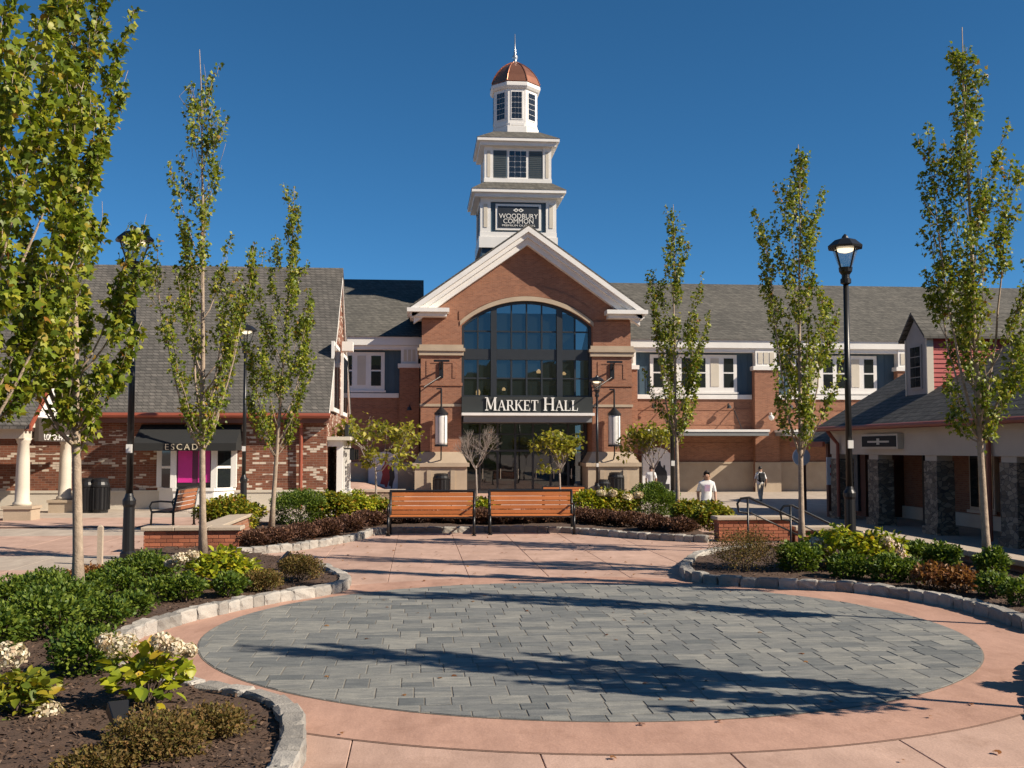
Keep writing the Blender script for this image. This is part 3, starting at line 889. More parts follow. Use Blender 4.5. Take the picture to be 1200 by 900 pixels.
# entrance canopy with the name
cn = MB().box(HC - 3.8, HC + 3.8, 61.75, 64.4, 3.98, 4.92).build('sign_band', 'sign_metal', hall)
MB().box(HC - 3.82, HC + 3.82, 61.2, 64.4, 3.82, 3.975).build('canopy_edge', 'white_trim', cn)
MB().box(HC - 3.7, HC + 3.7, 61.5, 64.3, 3.45, 3.817).build('canopy_soffit', 'grey_metal', cn)
LET = {'M': (1.12, [(.2, 0, .2, 1, .05), (.22, 1, .56, .1, .15), (.56, .1, .9, 1, .06), (.93, 0, .93, 1, .16)], [(.05, .35, 0), (.8, 1.08, 0), (.05, .3, 1), (.85, 1.08, 1)]),
       'A': (.95, [(.12, 0, .46, 1, .06), (.46, 1, .82, 0, .16), (.24, .34, .7, .34, .06)], [(0, .28, 0), (.66, .98, 0)]),
       'R': (.9, [(.2, 0, .2, 1, .16), (.2, .97, .6, .97, .07), (.62, .95, .66, .55, .14), (.2, .5, .62, .5, .07), (.48, .5, .84, 0, .16)], [(.04, .36, 0), (.7, .96, 0), (.04, .3, 1)]),
       'K': (.95, [(.2, 0, .2, 1, .16), (.26, .45, .76, 1, .06), (.42, .6, .86, 0, .16)], [(.04, .36, 0), (.04, .36, 1), (.6, .92, 1), (.7, 1.0, 0)]),
       'E': (.82, [(.2, 0, .2, 1, .16), (.2, .97, .7, .97, .07), (.2, .5, .55, .5, .07), (.2, .03, .74, .03, .07), (.72, .0, .74, .26, .05), (.7, .76, .7, 1, .05), (.55, .4, .55, .6, .05)], [(.04, .3, 0), (.04, .3, 1)]),
       'T': (.85, [(.43, 0, .43, 1, .16), (.06, .97, .8, .97, .07), (.06, .72, .06, 1, .05), (.8, .72, .8, 1, .05)], [(.25, .6, 0)]),
       'H': (1.05, [(.2, 0, .2, 1, .16), (.85, 0, .85, 1, .16), (.2, .5, .85, .5, .07)], [(.04, .36, 0), (.69, 1.01, 0), (.04, .36, 1), (.69, 1.01, 1)]),
       'L': (.8, [(.2, 0, .2, 1, .16), (.2, .03, .7, .03, .07), (.7, 0, .72, .28, .05)], [(.04, .36, 0), (.04, .36, 1)])}
KX = 0.86
def letter(ch, x, z, s, y):
    w, st_, se = LET[ch]
    st_ = [(a * KX, b_, c * KX, d, t * .92) for a, b_, c, d, t in st_]; se = [(a * KX, b_ * KX, c) for a, b_, c in se]
    for (x0, y0, x1, y1, t) in st_:
        d = Vector((x1 - x0, y1 - y0)); L = d.length; n_ = Vector((-d.y, d.x)) / L * t / 2
        if abs(d.x) > .05 and abs(d.y) > .05: n_ = Vector((t / 2, 0))
        P = [(x + (a.x) * s, y, z + a.y * s) for a in (Vector((x0, y0)) + n_, Vector((x0, y0)) - n_, Vector((x1, y1)) - n_, Vector((x1, y1)) + n_)]
        bb = MB(); bb.prism(P, (0, .06, 0)); y -= 0.0012
        LB.v += []; k = len(LB.v); LB.v += bb.v; LB.f += [tuple(k + i for i in f) for f in bb.f]
    for (x0, x1, e) in se:
        z0 = z if e == 0 else z + s * .94
        LB.box(x + x0 * s, x + x1 * s, y - .003, y + .057, z0, z0 + s * .06)
    return w * s * KX
xx = HC - 2.5
for word in ('MARKET', 'HALL'):
    for i, ch in enumerate(word):
        s = 0.76 if i == 0 else 0.60
        LB = MB(); w = letter(ch, xx, 4.12, s, 61.66)
        LB.build('letter', 'letter_white', cn)
        xx += w + 0.015
    xx += 0.26
# entrance doors
dr = MB()
DY = 63.9
for i in range(8):
    x = HC - 3.7 + 7.4 * i / 7
    dr.box(x - .06, x + .06, DY - .08, DY + .08, -.7, 3.45)
dr.box(HC - 3.7, HC + 3.7, DY - .07, DY + .07, 1.75, 1.87).box(HC - 3.7, HC + 3.7, DY - .06, DY + .06, -.7, -.45).box(HC - 3.7, HC + 3.7, DY - .06, DY + .06, 2.75, 2.83)
ds = dr.build('entrance_doors', 'dark_metal', hall)
for i in range(7):
    x0, x1 = HC - 3.64 + 7.4 * i / 7, HC - 3.76 + 7.4 * (i + 1) / 7
    for z0, z1 in ((-.45, 1.75), (1.87, 2.75), (2.83, 3.45)):
        MB().poly([(x0, DY, z0), (x1, DY + rr.uniform(-.004, .004), z0), (x1, DY, z1), (x0, DY, z1)]).build('pane', 'glass_hall', ds)
    MB().tube([(x0 + .12, DY - .14, .15), (x0 + .12, DY - .14, .75)], .025, 6).build('handle', 'finial_metal', ds)
# ------------------------------------------------------------------ tower
TX, TY = HC - .02, 69.65
tw = 2.42
def skirt(z, w0, w1, zt):
    t = MB().box(TX - w0, TX + w0, TY - w0, TY + w0, z, z + .2).box(TX - w0 + .18, TX + w0 - .18, TY - w0 + .18, TY + w0 - .18, z - .26, z - .003).build('eave', 'white_trim', hall)
    MB().frustum(TX, TY, w0 + .03, w0 + .03, z + .205, w1, w1, zt).build('skirt_roof', 'shingle', hall)
# stage one
MB().box(TX - tw + .12, TX + tw - .12, TY - tw + .12, TY + tw - .12, 12.5, 18.0).build('tower_base', 'slate_blue', hall)
for sx in (-1, 1):
    for sy in (-1, 1):
        x, y = TX + sx * (tw - .33), TY + sy * (tw - .33)
        MB().box(x - .33, x + .33, y - .33, y + .33, 15.62, 17.9).build('corner_post', 'white_trim', hall)
        MB().box(x - .12, x + .12, y + sy * .333 - .01, y + sy * .333 + .03 * sy, 15.9, 17.4).build('post_panel', 'cream_trim', hall)
MB().box(TX - tw - .08, TX + tw + .08, TY - tw - .08, TY + tw + .08, 14.6, 15.3).box(TX - tw - .02, TX + tw + .02, TY - tw - .02, TY + tw + .02, 15.303, 15.615).build('tower_plinth', 'white_trim', hall)
MB().box(TX - tw, TX + tw, TY - tw - .01, TY + tw + .01, 17.55, 17.82).build('frieze', 'white_trim', hall)
skirt(18.05, 2.98, 2.2, 18.85)
# the name board
yb = TY - tw + .1
sb = MB().box(TX - 1.45, TX + 1.45, yb - .09, yb, 15.75, 17.42).build('name_board', 'white_trim', hall)
MB().box(TX - 1.3, TX + 1.3, yb - .12, yb - .093, 15.9, 17.27).build('board_field', 'navy', sb)
text('lettering', 'WOODBURY', .44, .01, 'letter_white', sb, (TX, yb - .135, 16.62), FACE_S, .95)
text('lettering', 'COMMON', .44, .01, 'letter_white', sb, (TX, yb - .135, 16.30), FACE_S, .95)
text('lettering', 'PREMIUM OUTLETS', .17, .01, 'letter_white', sb, (TX, yb - .135, 16.03), FACE_S, 1.45)
for s in (-1, 1):
    P = lambda r: [(TX + s * .15 + r * a, yb - .135, 17.02 + r * .62 * c) for a, c in ((-1, 0), (0, -1), (1, 0), (0, 1))]
    o_, i_ = P(.19), P(.10)
    bb = MB()
    for k in range(4): bb.poly([o_[k], o_[(k + 1) % 4], i_[(k + 1) % 4], i_[k]])
    bb.build('emblem', 'letter_white', sb)
# stage two
t2 = 2.14
MB().box(TX - t2 + .1, TX + t2 - .1, TY - t2 + .1, TY + t2 - .1, 18.5, 21.4).build('tower_stage', 'white_trim', hall)
for sx in (-1, 1):
    for sy in (-1, 1):
        x, y = TX + sx * (t2 - .27), TY + sy * (t2 - .27)
        MB().box(x - .27, x + .27, y - .27, y + .27, 18.86, 21.2).build('corner_post', 'white_trim', hall)
        MB().box(x - .1, x + .1, y + sy * .273 - .01, y + sy * .273 + .02 * sy, 19.2, 20.9).build('post_panel', 'cream_trim', hall)
MB().box(TX - t2 - .03, TX + t2 + .03, TY - t2 - .03, TY + t2 + .03, 18.87, 19.12).build('sill_band', 'white_trim', hall)
yf = TY - t2 + .1
for s in (-1, 1):
    lv = MB().box(TX + s * 1.14 - .42, TX + s * 1.14 + .42, yf - .04, yf - .002, 19.2, 20.95).build('shutter', 'slate_blue', hall)
    for k in range(14): MB().box(TX + s * 1.14 - .4, TX + s * 1.14 + .4, yf - .065, yf - .043, 19.24 + k * .122, 19.31 + k * .122).build('slat', 'louvre', lv)
wt = MB().box(TX - .66, TX + .66, yf - .03, yf - .002, 19.14, 21.0).build('tower_window', 'white_trim', hall)
for i in range(3):
    for k in range(5):
        x0, z0 = TX - .54 + i * .37, 19.24 + k * .345
        MB().box(x0, x0 + .33, yf - .05, yf - .033, z0, z0 + .305).build('pane', 'glass', wt)
skirt(21.45, 2.62, 1.5, 22.35)
# octagonal lantern
o8 = math.pi / 8
MB().lathe([(1.62, 22.2), (1.62, 22.75), (1.52, 22.8), (1.52, 25.3)], TX, TY, 8, o8).build('lantern_stage', 'white_trim', hall)
MB().lathe([(1.62, 25.25), (1.74, 25.4), (1.74, 25.6), (1.62, 25.7)], TX, TY, 8, o8).build('lantern_cornice', 'white_trim', hall)
for k in range(8):
    a = k * math.pi / 4
    if math.sin(a) > 0.5: continue
    rot = Matrix.Translation((TX, TY, 0)) @ Matrix.Rotation(a, 4, 'Z')
    ap = 1.52 * math.cos(o8)
    def ob(x0, x1, y0, y1, z0, z1, nm, mt, par):
        bb = MB().box(x0, x1, y0, y1, z0, z1); bb.v = [rot @ v for v in bb.v]; return bb.build(nm, mt, par)
    w_ = ob(ap + .002, ap + .03, -.4, .4, 23.2, 25.1, 'lantern_window', 'white_trim', hall)
    for i in range(3):
        for j in range(5):
            ob(ap + .033, ap + .045, -.33 + i * .225, -.33 + i * .225 + .2, 23.28 + j * .355, 23.28 + j * .355 + .32, 'pane', 'glass', w_)
    ob(ap + .002, ap + .04, -.48, .48, 22.82, 22.98, 'sill', 'white_trim', hall)
MB().lathe([(1.72, 25.7), (1.66, 25.85), (1.52, 26.2), (1.3, 26.55), (1.0, 26.9), (.62, 27.2), (.2, 27.42)], TX, TY, 8, o8).build('copper_dome', 'copper', hall)
for k in range(8):
    a = o8 + k * math.pi / 4
    MB().tube([(TX + r * math.cos(a), TY + r * math.sin(a), z) for r, z in ((1.72, 25.75), (1.52, 26.22), (1.3, 26.57), (1.0, 26.92), (.62, 27.22), (.2, 27.45))], .035, 5).build('dome_seam', 'copper', hall)
MB().lathe([(.22, 27.4), (.1, 27.55), (.2, 27.75), (.2, 27.85), (.07, 28.0), (.1, 28.15), (.05, 28.3), (.02, 29.4)], TX, TY, 10).build('finial', 'finial_metal', hall, True)

# ------------------------------------------------------------------ wings
def wing(name, label, x0, x1, piers, bays, canopies):
    wg = empty(name, ((x0 + x1) / 2, 65, -0.7)); tag(wg, label, 'building')
    MB().box(x0, x1, 65.0, 81, -0.75, 5.0).build('wall', 'brick_hall', wg)
    MB().box(x0, x1, 65.08, 81, 5.0, 8.55).build('upper_wall', 'slate_blue', wg)
    MB().box(x0, x1, 64.4, 65.5, 8.1, 8.6).box(x0, x1, 64.55, 65.3, 7.85, 8.097).build('fascia', 'white_trim', wg)
    MB().box(x0, x1, 64.92, 64.999, -.75, 1.0).build('base_course', 'stone_trim', wg)
    MB().box(x0, x1, 64.86, 64.999, 1.0, 1.12).build('base_moulding', 'stone_trim', wg)
    MB().prism([(x0, 64.3, 8.603), (x0, 73, 13.38), (x0, 81.6, 8.65)], (x1 - x0, 0, 0)).build('roof', 'shingle', wg)
    for k in (2.2, 3.4, 4.3): MB().box(x0, x1, 64.97, 64.999, k, k + .09).build('brick_band', 'brick_hall', wg)
    for (a, e) in piers:
        p = MB().box(a, e, 64.45, 64.999, -.75, 6.75).build('pilaster', 'brick_hall', wg)
        MB().box(a - .1, e + .1, 64.35, 65.05, 6.753, 7.0).build('pilaster_cap', 'white_trim', p)
        MB().box(a + .08, e - .08, 64.5, 65.07, 7.003, 8.09).build('pilaster_panel', 'white_trim', p)
        for q in range(3): MB().box(a + .2 + q * (e - a - .4) / 3 + .04, a + .2 + (q + 1) * (e - a - .4) / 3 - .04, 64.47, 64.497, 7.15, 7.85).build('panel_strip', 'cream_trim', p)
        MB().box(a - .06, e + .06, 64.38, 64.447, -.75, 1.1).build('pilaster_base', 'stone_trim', p)
    for (a, e, units) in bays:
        MB().box(a, e, 64.9, 65.07, 4.98, 5.25).build('sill_band', 'white_trim', wg)
        for k in range(int((e - a) / .4)):
            MB().box(a + k * .4 + .185, a + k * .4 + .215, 65.05, 65.079, 5.26, 7.84).build('batten', 'slate_blue', wg)
        for (u0, u1, n) in units:
            f = MB().box(u0, u1, 64.98, 65.045, 5.42, 7.72).build('window', 'white_trim', wg)
            w_ = (u1 - u0 - .16) / n
            for i in range(n):
                xa = u0 + .08 + i * w_
                if (i % 3) == 1:
                    MB().box(xa + .18, xa + w_ - .18, 64.955, 64.977, 5.75, 7.5).build('louvre_panel', 'cream_trim', f)
                else:
                    MB().box(xa + .14, xa + w_ - .14, 64.965, 64.978, 5.7, 6.56).build('pane', 'glass', f)
                    MB().box(xa + .14, xa + w_ - .14, 64.965, 64.978, 6.66, 7.5).build('pane', 'glass', f)
            MB().box(u0 - .08, u1 + .08, 64.9, 64.977, 5.3, 5.417).build('sill', 'white_trim', f)
    for (a, e) in canopies:
        c_ = MB().box(a, e, 62.6, 64.99, 2.93, 3.07).build('canopy', 'white_trim', wg)
        MB().box(a + .05, e - .05, 62.65, 64.98, 2.70, 2.927).build('canopy_underside', 'grey_metal', c_)
        for k in range(2):
            xa = a + (e - a) * (.2 + .6 * k)
            MB().tube([(xa, 64.95, 4.4), (xa, 63.2, 3.05)], .03, 6).build('tie_rod', 'dark_metal', c_)
    return wg
wl = wing('left_wing', '', -22, 0.35, [(-1.1, .08)], [(-20, -1.15, [(-4.75, -2.0, 3), (-12, -8, 3)])], [])
wl.name = 'shop_wing'; wl['label'] = 'brick shop wing with slate blue upper floor between the old brick shop and the hall'
wr = wing('right_wing', '', 12.3, 70, [(12.52, 13.3), (20.6, 22.1), (29.7, 31.2), (38.8, 40.3)], [(13.35, 20.55, [(14.2, 19.65, 6)]), (22.15, 29.65, [(23.2, 28.6, 6)]), (31.25, 38.75, [(32, 38, 6)])], [(13.4, 20.9), (21.8, 29.9), (30.9, 39)])
wr.name = 'shop_wing'; wr['label'] = 'long brick shop wing with slate blue upper floor and white canopies behind the two people'
# wall lights on the wings
for i, (x, z, g_) in enumerate(((14.3, 4.6, 0), (19.0, 4.6, 0), (22.9, 4.6, 0), (-0.5, 4.4, 1))):
    t = empty('wall_light', (x, 64.9, z)); tag(t, 'small dark wall light on the brick below the white sill band' if not g_ else 'small dark wall light on the shaded pilaster beside the hall', 'light', None if g_ else 'wall lights on the long wing')
    yy = 64.45 if g_ else 64.97
    MB().tube([(x, yy, z), (x, yy - .3, z + .1), (x, yy - .45, z)], .03, 6).build('arm', 'dark_metal', t)
    MB().lathe([(.16, z - .2), (.1, z - .02), (.03, z + .02)], x, yy - .45, 10).build('shade', 'dark_metal', t)
# security camera pair on the pilaster
t = empty('security_camera', (21.5, 64.4, 3.9)); tag(t, 'pale round camera dome on the brick pilaster beside the white canopy', 'camera')
MB().tube([(21.5, 64.44, 4.1), (21.5, 64.1, 4.1), (21.5, 64.1, 3.95)], .04, 6).build('arm', 'white_trim', t)
MB().lathe([(.03, 3.65), (.14, 3.72), (.18, 3.85), (.16, 3.98)], 21.5, 64.1, 12).build('dome', 'white_trim', t, True)

# ------------------------------------------------------------------ lanterns on the piers
for s, lb in ((-1, 'white cylinder lantern on the brick pier beside the bare tree'), (1, 'white cylinder lantern on the brick pier beside the far lamp post')):
    x = HC + s * 4.98; y = 61.35
    t = empty('pier_lantern', (x, y, 2.1)); tag(t, lb, 'lantern', None)
    MB().lathe([(.33, 2.15), (.34, 2.3), (.34, 3.7), (.33, 3.85)], x, y, 18).build('shade', 'lantern_white', t, True)
    MB().lathe([(.40, 3.853), (.40, 3.95), (.2, 4.15), (.06, 4.3)], x, y, 18).build('cap', 'black_metal', t)
    MB().lathe([(.38, 2.05), (.38, 2.147)], x, y, 18).build('bottom_ring', 'black_metal', t)
    MB().tube([(x, y, 4.25), (x, y, 5.3)], .05, 8).tube([(x, y, 2.05), (x, y, 1.6), (x, 61.7, 1.3)], .04, 8).build('hanger', 'black_metal', t)
    MB().box(x - .28, x + .02, y - .05, y + .05, 5.3, 5.38).box(x - .05, x + .05, y, 61.99, 5.2, 5.3).build('bracket', 'black_metal', t)
    for q in range(6):
        a = q * math.pi / 3
        MB().tube([(x + .36 * math.cos(a), y + .36 * math.sin(a), 2.1), (x + .36 * math.cos(a), y + .36 * math.sin(a), 3.9)], .012, 5).build('rib', 'black_metal', t)
    t = empty('flag_bracket', (x, 61.9, 6.4)); tag(t, 'black flag bracket on the hall pier %s' % ('beside the bare tree' if s < 0 else 'beside the far lamp post'), 'bracket')
    MB().tube([(x, 61.97, 6.5), (x, 61.2, 6.9)], .05, 6).tube([(x, 61.97, 6.1), (x - 1.0 if s < 0 else x - 1.1, 61.0, 5.4)], .035, 6).build('arm', 'black_metal', t)
    MB().box(x - .45, x + .45, 61.1, 61.2, 6.86, 6.98).build('cross_bar', 'black_metal', t)
    MB().box(x - .12, x + .12, 61.9, 61.995, 6.0, 6.9).build('plate', 'black_metal', t)
# poster boards
def poster(x0, x1, y, z0, z1, label, red):
    t = empty('poster_panel', ((x0 + x1) / 2, y, z0)); tag(t, label, 'poster')
    n = 10; top = [(x0 + (x1 - x0) * i / n, y, z1 - .45 * (2 * i / n - 1) ** 2) for i in range(n + 1)]
    MB().prism([(x1, y, z0), (x0, y, z0)] + top, (0, .06, 0)).build('board', 'poster_white', t)
    xm = (x0 + x1) / 2
    f = [(-.35, .35), (-.1, .3), (-.05, .15), (.05, .15), (.16, .5), (.38, .9), (.3, 1.3), (.12, 1.5), (.1, 1.75), (-.08, 1.75), (-.1, 1.5), (-.28, 1.25), (-.22, .9)]
    MB().prism([(xm + a + .1, y - .012, z0 + .12 + c) for a, c in f], (0, .01, 0)).build('figure', 'poster_red' if red else 'poster_black', t)
    MB().prism([(xm + a * .5 + .42, y - .02, z0 + .05 + c * .9) for a, c in f], (0, .006, 0)).build('figure', 'poster_black', t)
    MB().box(x0 - .04, x0, y - .03, y + .09, z0, z1 - .4).box(x1, x1 + .04, y - .03, y + .09, z0, z1 - .4).build('frame', 'grey_metal', t)
    if not red: MB().box(x0 + .15, x1 - .15, y - .012, y - .002, z0 + .12, z0 + .5).build('caption_strip', 'poster_black', t)
poster(-2.9, -1.0, 64.5, -.62, 1.75, 'white arched poster board with a red figure on the shaded wing wall', True)
poster(13.5, 15.3, 64.1, -.69, 2.0, 'white arched poster board with a black figure beside the right hall pier', False)
# ================================================================== OLD BRICK SHOP (roof seen over the trees)
LX, LY, LR = -2.95, 35.4, 41.0
sh = empty('brick_shop', (-10, LY, 0)); tag(sh, 'old mottled brick shop with steep grey shingle roof and black awning', 'building')
MB().box(-26, LX, LY, 46.6, -0.75, 2.95).build('wall', 'brick_old', sh)
MB().prism([(LX, LY, 2.953), (LX, LR, 8.45), (LX, 46.6, 2.953)], (-23, 0, 0)).build('gable_wall', 'brick_old', sh)
b = MB()
for s in (-1, 1):
    b.prism([(LX + .1, LR, 8.62), (LX + .1, LR + s * 6.05, 2.92), (LX + .1, LR + s * 6.05, 3.06), (LX + .1, LR, 8.78)], (-23.2, 0, 0))
rf = b.build('roof', 'shingle_slate', sh)
MB().tube([(-26, LY - .48, 2.98), (LX + .15, LY - .48, 2.98)], .085, 8).build('gutter', 'copper_red', sh)
MB().box(-26, LX + .1, LY - .42, LY - .002, 2.75, 2.94).build('soffit', 'brown_wood', sh)
MB().box(-26, LX + .03, LY - .06, LY - .002, -.05, 0.52).build('base_course', 'cream_trim', sh)
MB().box(-26, LX + .06, LY - .09, LY - .002, 0.523, 0.60).build('base_moulding', 'cream_trim', sh)
MB().tube([(-3.75, LY - .45, 2.95), (-3.75, LY - .15, 2.6), (-3.75, LY - .12, 0)], .06, 8).build('downspout', 'copper_red', sh)
# gable end facing the entrance
gx = LX + .001
def gbox(y0, y1, z0, z1, d, nm, m, par=sh, d0=0.002): return MB().box(LX + d0, LX + d, y0, y1, z0, z1).build(nm, m, par)
for s in (-1, 1):
    MB().prism([(LX + .03, LR, 8.42), (LX + .03, LR + s * 5.75, 2.96), (LX + .03, LR + s * 5.75, 2.80), (LX + .03, LR, 8.26)], (.06, 0, 0)).build('rake_board', 'white_trim', sh)
f = gbox(37.0, 39.7, 3.2, 5.6, .10, 'gable_window', 'white_trim')
gbox(37.15, 38.25, 3.35, 5.45, .115, 'pane', 'glass', f, .103); gbox(38.45, 39.55, 3.35, 5.45, .115, 'pane', 'glass', f, .103)
f = gbox(41.6, 44.0, 3.2, 5.6, .10, 'gable_window', 'white_trim')
gbox(41.75, 42.7, 3.35, 5.45, .115, 'pane', 'glass', f, .103); gbox(42.9, 43.85, 3.35, 5.45, .115, 'pane', 'glass', f, .103)
sf = MB().box(LX + .002, LX + .55, 35.75, 40.2, -.75, .45).box(LX + .002, LX + .5, 35.8, 40.1, 2.0, 2.2).build('shopfront', 'white_trim', sh)
for y in (35.85, 36.8, 37.9, 39.0, 39.95): MB().box(LX + .3, LX + .5, y, y + .18, .453, 1.997).build('mullion', 'white_trim', sf)
MB().box(LX + .3, LX + .32, 36.04, 39.94, .46, 1.99).build('pane', 'glass', sf)
MB().box(LX + .002, LX + .75, 35.6, 40.3, 2.203, 2.32).build('cornice', 'cream_trim', sf)
MB().box(LX + .56, LX + .66, 35.9, 39.8, 2.323, 2.72).build('sign_fascia', 'awning_black', sf)
for y in (36.2, 37.4, 38.6):
    l = MB().box(LX + .7, LX + .86, y, y + .18, 1.55, 1.9).build('lantern', 'black_metal', sf)
    MB().box(LX + .5, LX + .7, y + .06, y + .12, 1.9, 1.95).build('bracket', 'black_metal', l)
MB().box(LX + .002, LX + .3, 41, 46.6, -.75, .2).build('base_course', 'cream_trim', sh)
# security light box on the gable
MB().box(LX + .1, LX + .5, 40.7, 41.3, 5.6, 5.95).build('floodlight', 'white_trim', sh)
# bay window and awning
by0, by1, bd = -8.2, -5.85, .6
bay = MB().prism([(by0, LY - .1, -.03), (by0 + .55, LY - bd, -.03), (by1 - .55, LY - bd, -.03), (by1, LY - .1, -.03)], (0, 0, .62)).build('bay_window', 'white_trim', sh)
MB().prism([(by0 + .03, LY - .1, .75), (by0 + .55, LY - bd + .1, .75), (by1 - .55, LY - bd + .1, .75), (by1 - .03, LY - .1, .75)], (0, 0, 1.2)).build('bay_interior', 'interior', bay)
MB().prism([(by0 - .05, LY - .1, .593), (by0 + .53, LY - bd - .05, .593), (by1 - .53, LY - bd - .05, .593), (by1 + .05, LY - .1, .593)], (0, 0, .1)).build('bay_sill', 'white_trim', bay)
for x, y in ((by0 + .02, LY - .14), (by0 + .55, LY - bd), (by1 - .55, LY - bd), (by1 - .02, LY - .14)):
    MB().box(x - .09, x + .09, y - .04, y + .1, .696, 2.0).build('bay_post', 'white_trim', bay)
MB().box(by0 + .66, by1 - .66, LY - bd + .04, LY - bd + .06, .7, 1.95).build('pane', 'poster_dark', bay)
pk = MB().box(by0 + .68, by0 + 1.12, LY - bd + .02, LY - bd + .038, .86, 1.9).box(by0 + 1.3, by1 - .68, LY - bd + .02, LY - bd + .038, .86, 1.9).build('poster', 'poster_pink', bay)
MB().box(by0 + .66, by1 - .66, LY - bd + .02, LY - bd + .05, .7, .84).build('pane', 'glass', bay)
for s, xa, xb in ((0, by0 + .1, by0 + .46), (1, by1 - .46, by1 - .1)):
    ya, yb_ = (LY - .2, LY - bd + .12) if s == 0 else (LY - bd + .12, LY - .2)
    for z0, z1 in ((.72, 1.3), (1.38, 1.95)):
        MB().prism([(xa, ya - .02, z0), (xb, yb_ - .02, z0), (xb, yb_ - .02, z1), (xa, ya - .02, z1)], (0, .02, 0)).build('pane', 'glass', bay)
    MB().prism([(xa, ya - .05, 1.3), (xb, yb_ - .05, 1.3), (xb, yb_ - .05, 1.38), (xa, ya - .05, 1.38)], (0, .03, 0)).build('rail', 'white_trim', bay)
aw = MB().prism([(-8.8, LY - .01, 2.7), (-8.8, LY - 1.1, 2.1), (-8.8, LY - 1.1, 1.86), (-8.8, LY - 1.06, 1.86), (-8.8, LY - 1.06, 2.06), (-8.8, LY - .01, 2.62)], (3.15, 0, 0)).build('awning', 'awning_black', sh)
for x in (-8.8, -5.66): MB().prism([(x, LY - .01, 2.66), (x, LY - 1.08, 2.08), (x, LY - 1.08, 1.87), (x, LY - .01, 1.87)], (.012, 0, 0)).build('awning_side', 'awning_black', aw)
text('lettering', 'ESCADA', .27, .008, 'letter_cream', aw, (-7.2, LY - 1.12, 1.97), FACE_S, 1.0, 1.35)
# plain brick panel strips
# porch with columns, gable towards the square
po = empty('porch', (-10.7, 32, 0)); tag(po, 'cream porch with round columns on plinths and a brown shop awning', 'porch')
for y in (30.45, 34.0):
    for x in (-10.7, -14.5):
        c_ = MB().lathe([(.24, .38), (.24, .46), (.19, .5), (.185, .9), (.17, 1.6), (.145, 2.05), (.175, 2.09), (.175, 2.14), (.22, 2.2)], x, y, 20).build('column', 'cream_trim', po, True)
        MB().box(x - .36, x + .36, y - .36, y + .36, -.02, .3).box(x - .4, x + .4, y - .4, y + .4, .303, .38).build('plinth', 'stone_trim', c_)
MB().box(-15, -10.6, 30.15, 30.75, 2.2, 2.5).box(-11.0, -10.6, 30.753, 34.3, 2.2, 2.5).box(-15.1, -10.5, 30.05, 34.4, 2.503, 2.62).build('beam', 'cream_trim', po)
for k in range(14): MB().box(-10.595, -10.52, 30.2 + k * .3, 30.35 + k * .3, 2.4, 2.5).build('dentil', 'brown_wood', po)
MB().prism([(-10.55, 30.05, 2.625), (-10.55, 34.4, 2.625), (-10.55, 32.22, 4.35)], (-4.7, 0, 0)).build('pediment', 'white_trim', po)
b = MB()
for s in (-1, 1): b.prism([(-10.3, 32.22, 4.4), (-10.3, 32.22 + s * 2.5, 2.45), (-10.3, 32.22 + s * 2.5, 2.57), (-10.3, 32.22, 4.52)], (-5.2, 0, 0))
b.build('porch_roof', 'shingle_slate', po)
b = MB()
for s in (-1, 1): b.prism([(-10.25, 32.22, 4.36), (-10.25, 32.22 + s * 2.55, 2.39), (-10.25, 32.22 + s * 2.55, 2.55), (-10.25, 32.22, 4.54)], (-.045, 0, 0))
b.build('rake_board', 'copper_red', po)
pa = MB().prism([(-10.515, 30.72, 2.8), (-10.40, 30.72, 2.74), (-10.40, 30.72, 2.13), (-10.515, 30.72, 2.13)], (0, 3.0, 0)).build('awning', 'awning_brown', po)
text('lettering', 'LONGCHAMP', .24, .008, 'letter_white', pa, (-10.39, 32.2, 2.24), FACE_E, 1.45)

# ================================================================== PORCH SHOPS on the right
ps = empty('porch_shops', (17, 33, -0.7)); tag(ps, 'low shop row with stone porch posts, cream fascia and red sided dormer', 'building')
PX0, PY0, PY1 = 16.0, 12.0, 40.0
MB().box(18.6, 18.9, PY0, PY1, -.7, 2.6).build('wall', 'brick_hall', ps)
MB().box(18.5, 18.598, PY0, PY1, -.7, -.25).build('base_course', 'cream_trim', ps)
MB().box(15.7, 16.3, PY0, PY1, 1.72, 2.62).build('fascia', 'shaded_cream_trim', ps)
MB().box(15.64, 15.697, PY0, PY1, 2.45, 2.6).build('fascia_moulding', 'shaded_cream_trim', ps)
MB().box(16.303, 18.597, PY0, PY1, 2.3, 2.4).build('porch_ceiling', 'shaded_cream_trim', ps)
SLR = .59
rz = lambda x: 2.77 + SLR * (x - 15.3)
MB().prism([(15.25, PY0, rz(15.25)), (22.5, PY0, rz(22.5)), (29.7, PY0, rz(15.3)), (29.7, PY0, rz(15.3) - .15), (22.5, PY0, rz(22.5) - .15), (15.25, PY0, rz(15.25) - .15)], (0, PY1 + .25 - PY0, 0)).build('roof', 'shingle', ps)
MB().prism([(15.6, PY1, 2.62), (29.4, PY1, 2.62), (22.5, PY1, rz(22.5) - .16)], (0, -.2, 0)).build('gable_wall', 'brick_hall', ps)
MB().box(18.9, 29.4, PY1 - .2, PY1, -.7, 2.617).build('end_wall', 'brick_hall', ps)
MB().tube([(15.2, PY0, 2.66), (15.2, PY1 + .2, 2.66)], .09, 8).build('gutter', 'copper_red', ps)
for i, y in enumerate((14.5, 18.9, 23.2, 27.6, 32.0, 36.2, 39.6)):
    p_ = MB().box(15.72, 16.28, y - .42, y + .42, -.7, 1.55).build('post', 'rubble_stone', ps)
    MB().box(15.75, 16.25, y - .38, y + .38, 1.553, 1.717).build('post_cap', 'shaded_cream_trim', p_)
    MB().box(15.66, 16.34, y - .48, y + .48, -.7, -.45).build('post_base', 'rubble_stone', p_)
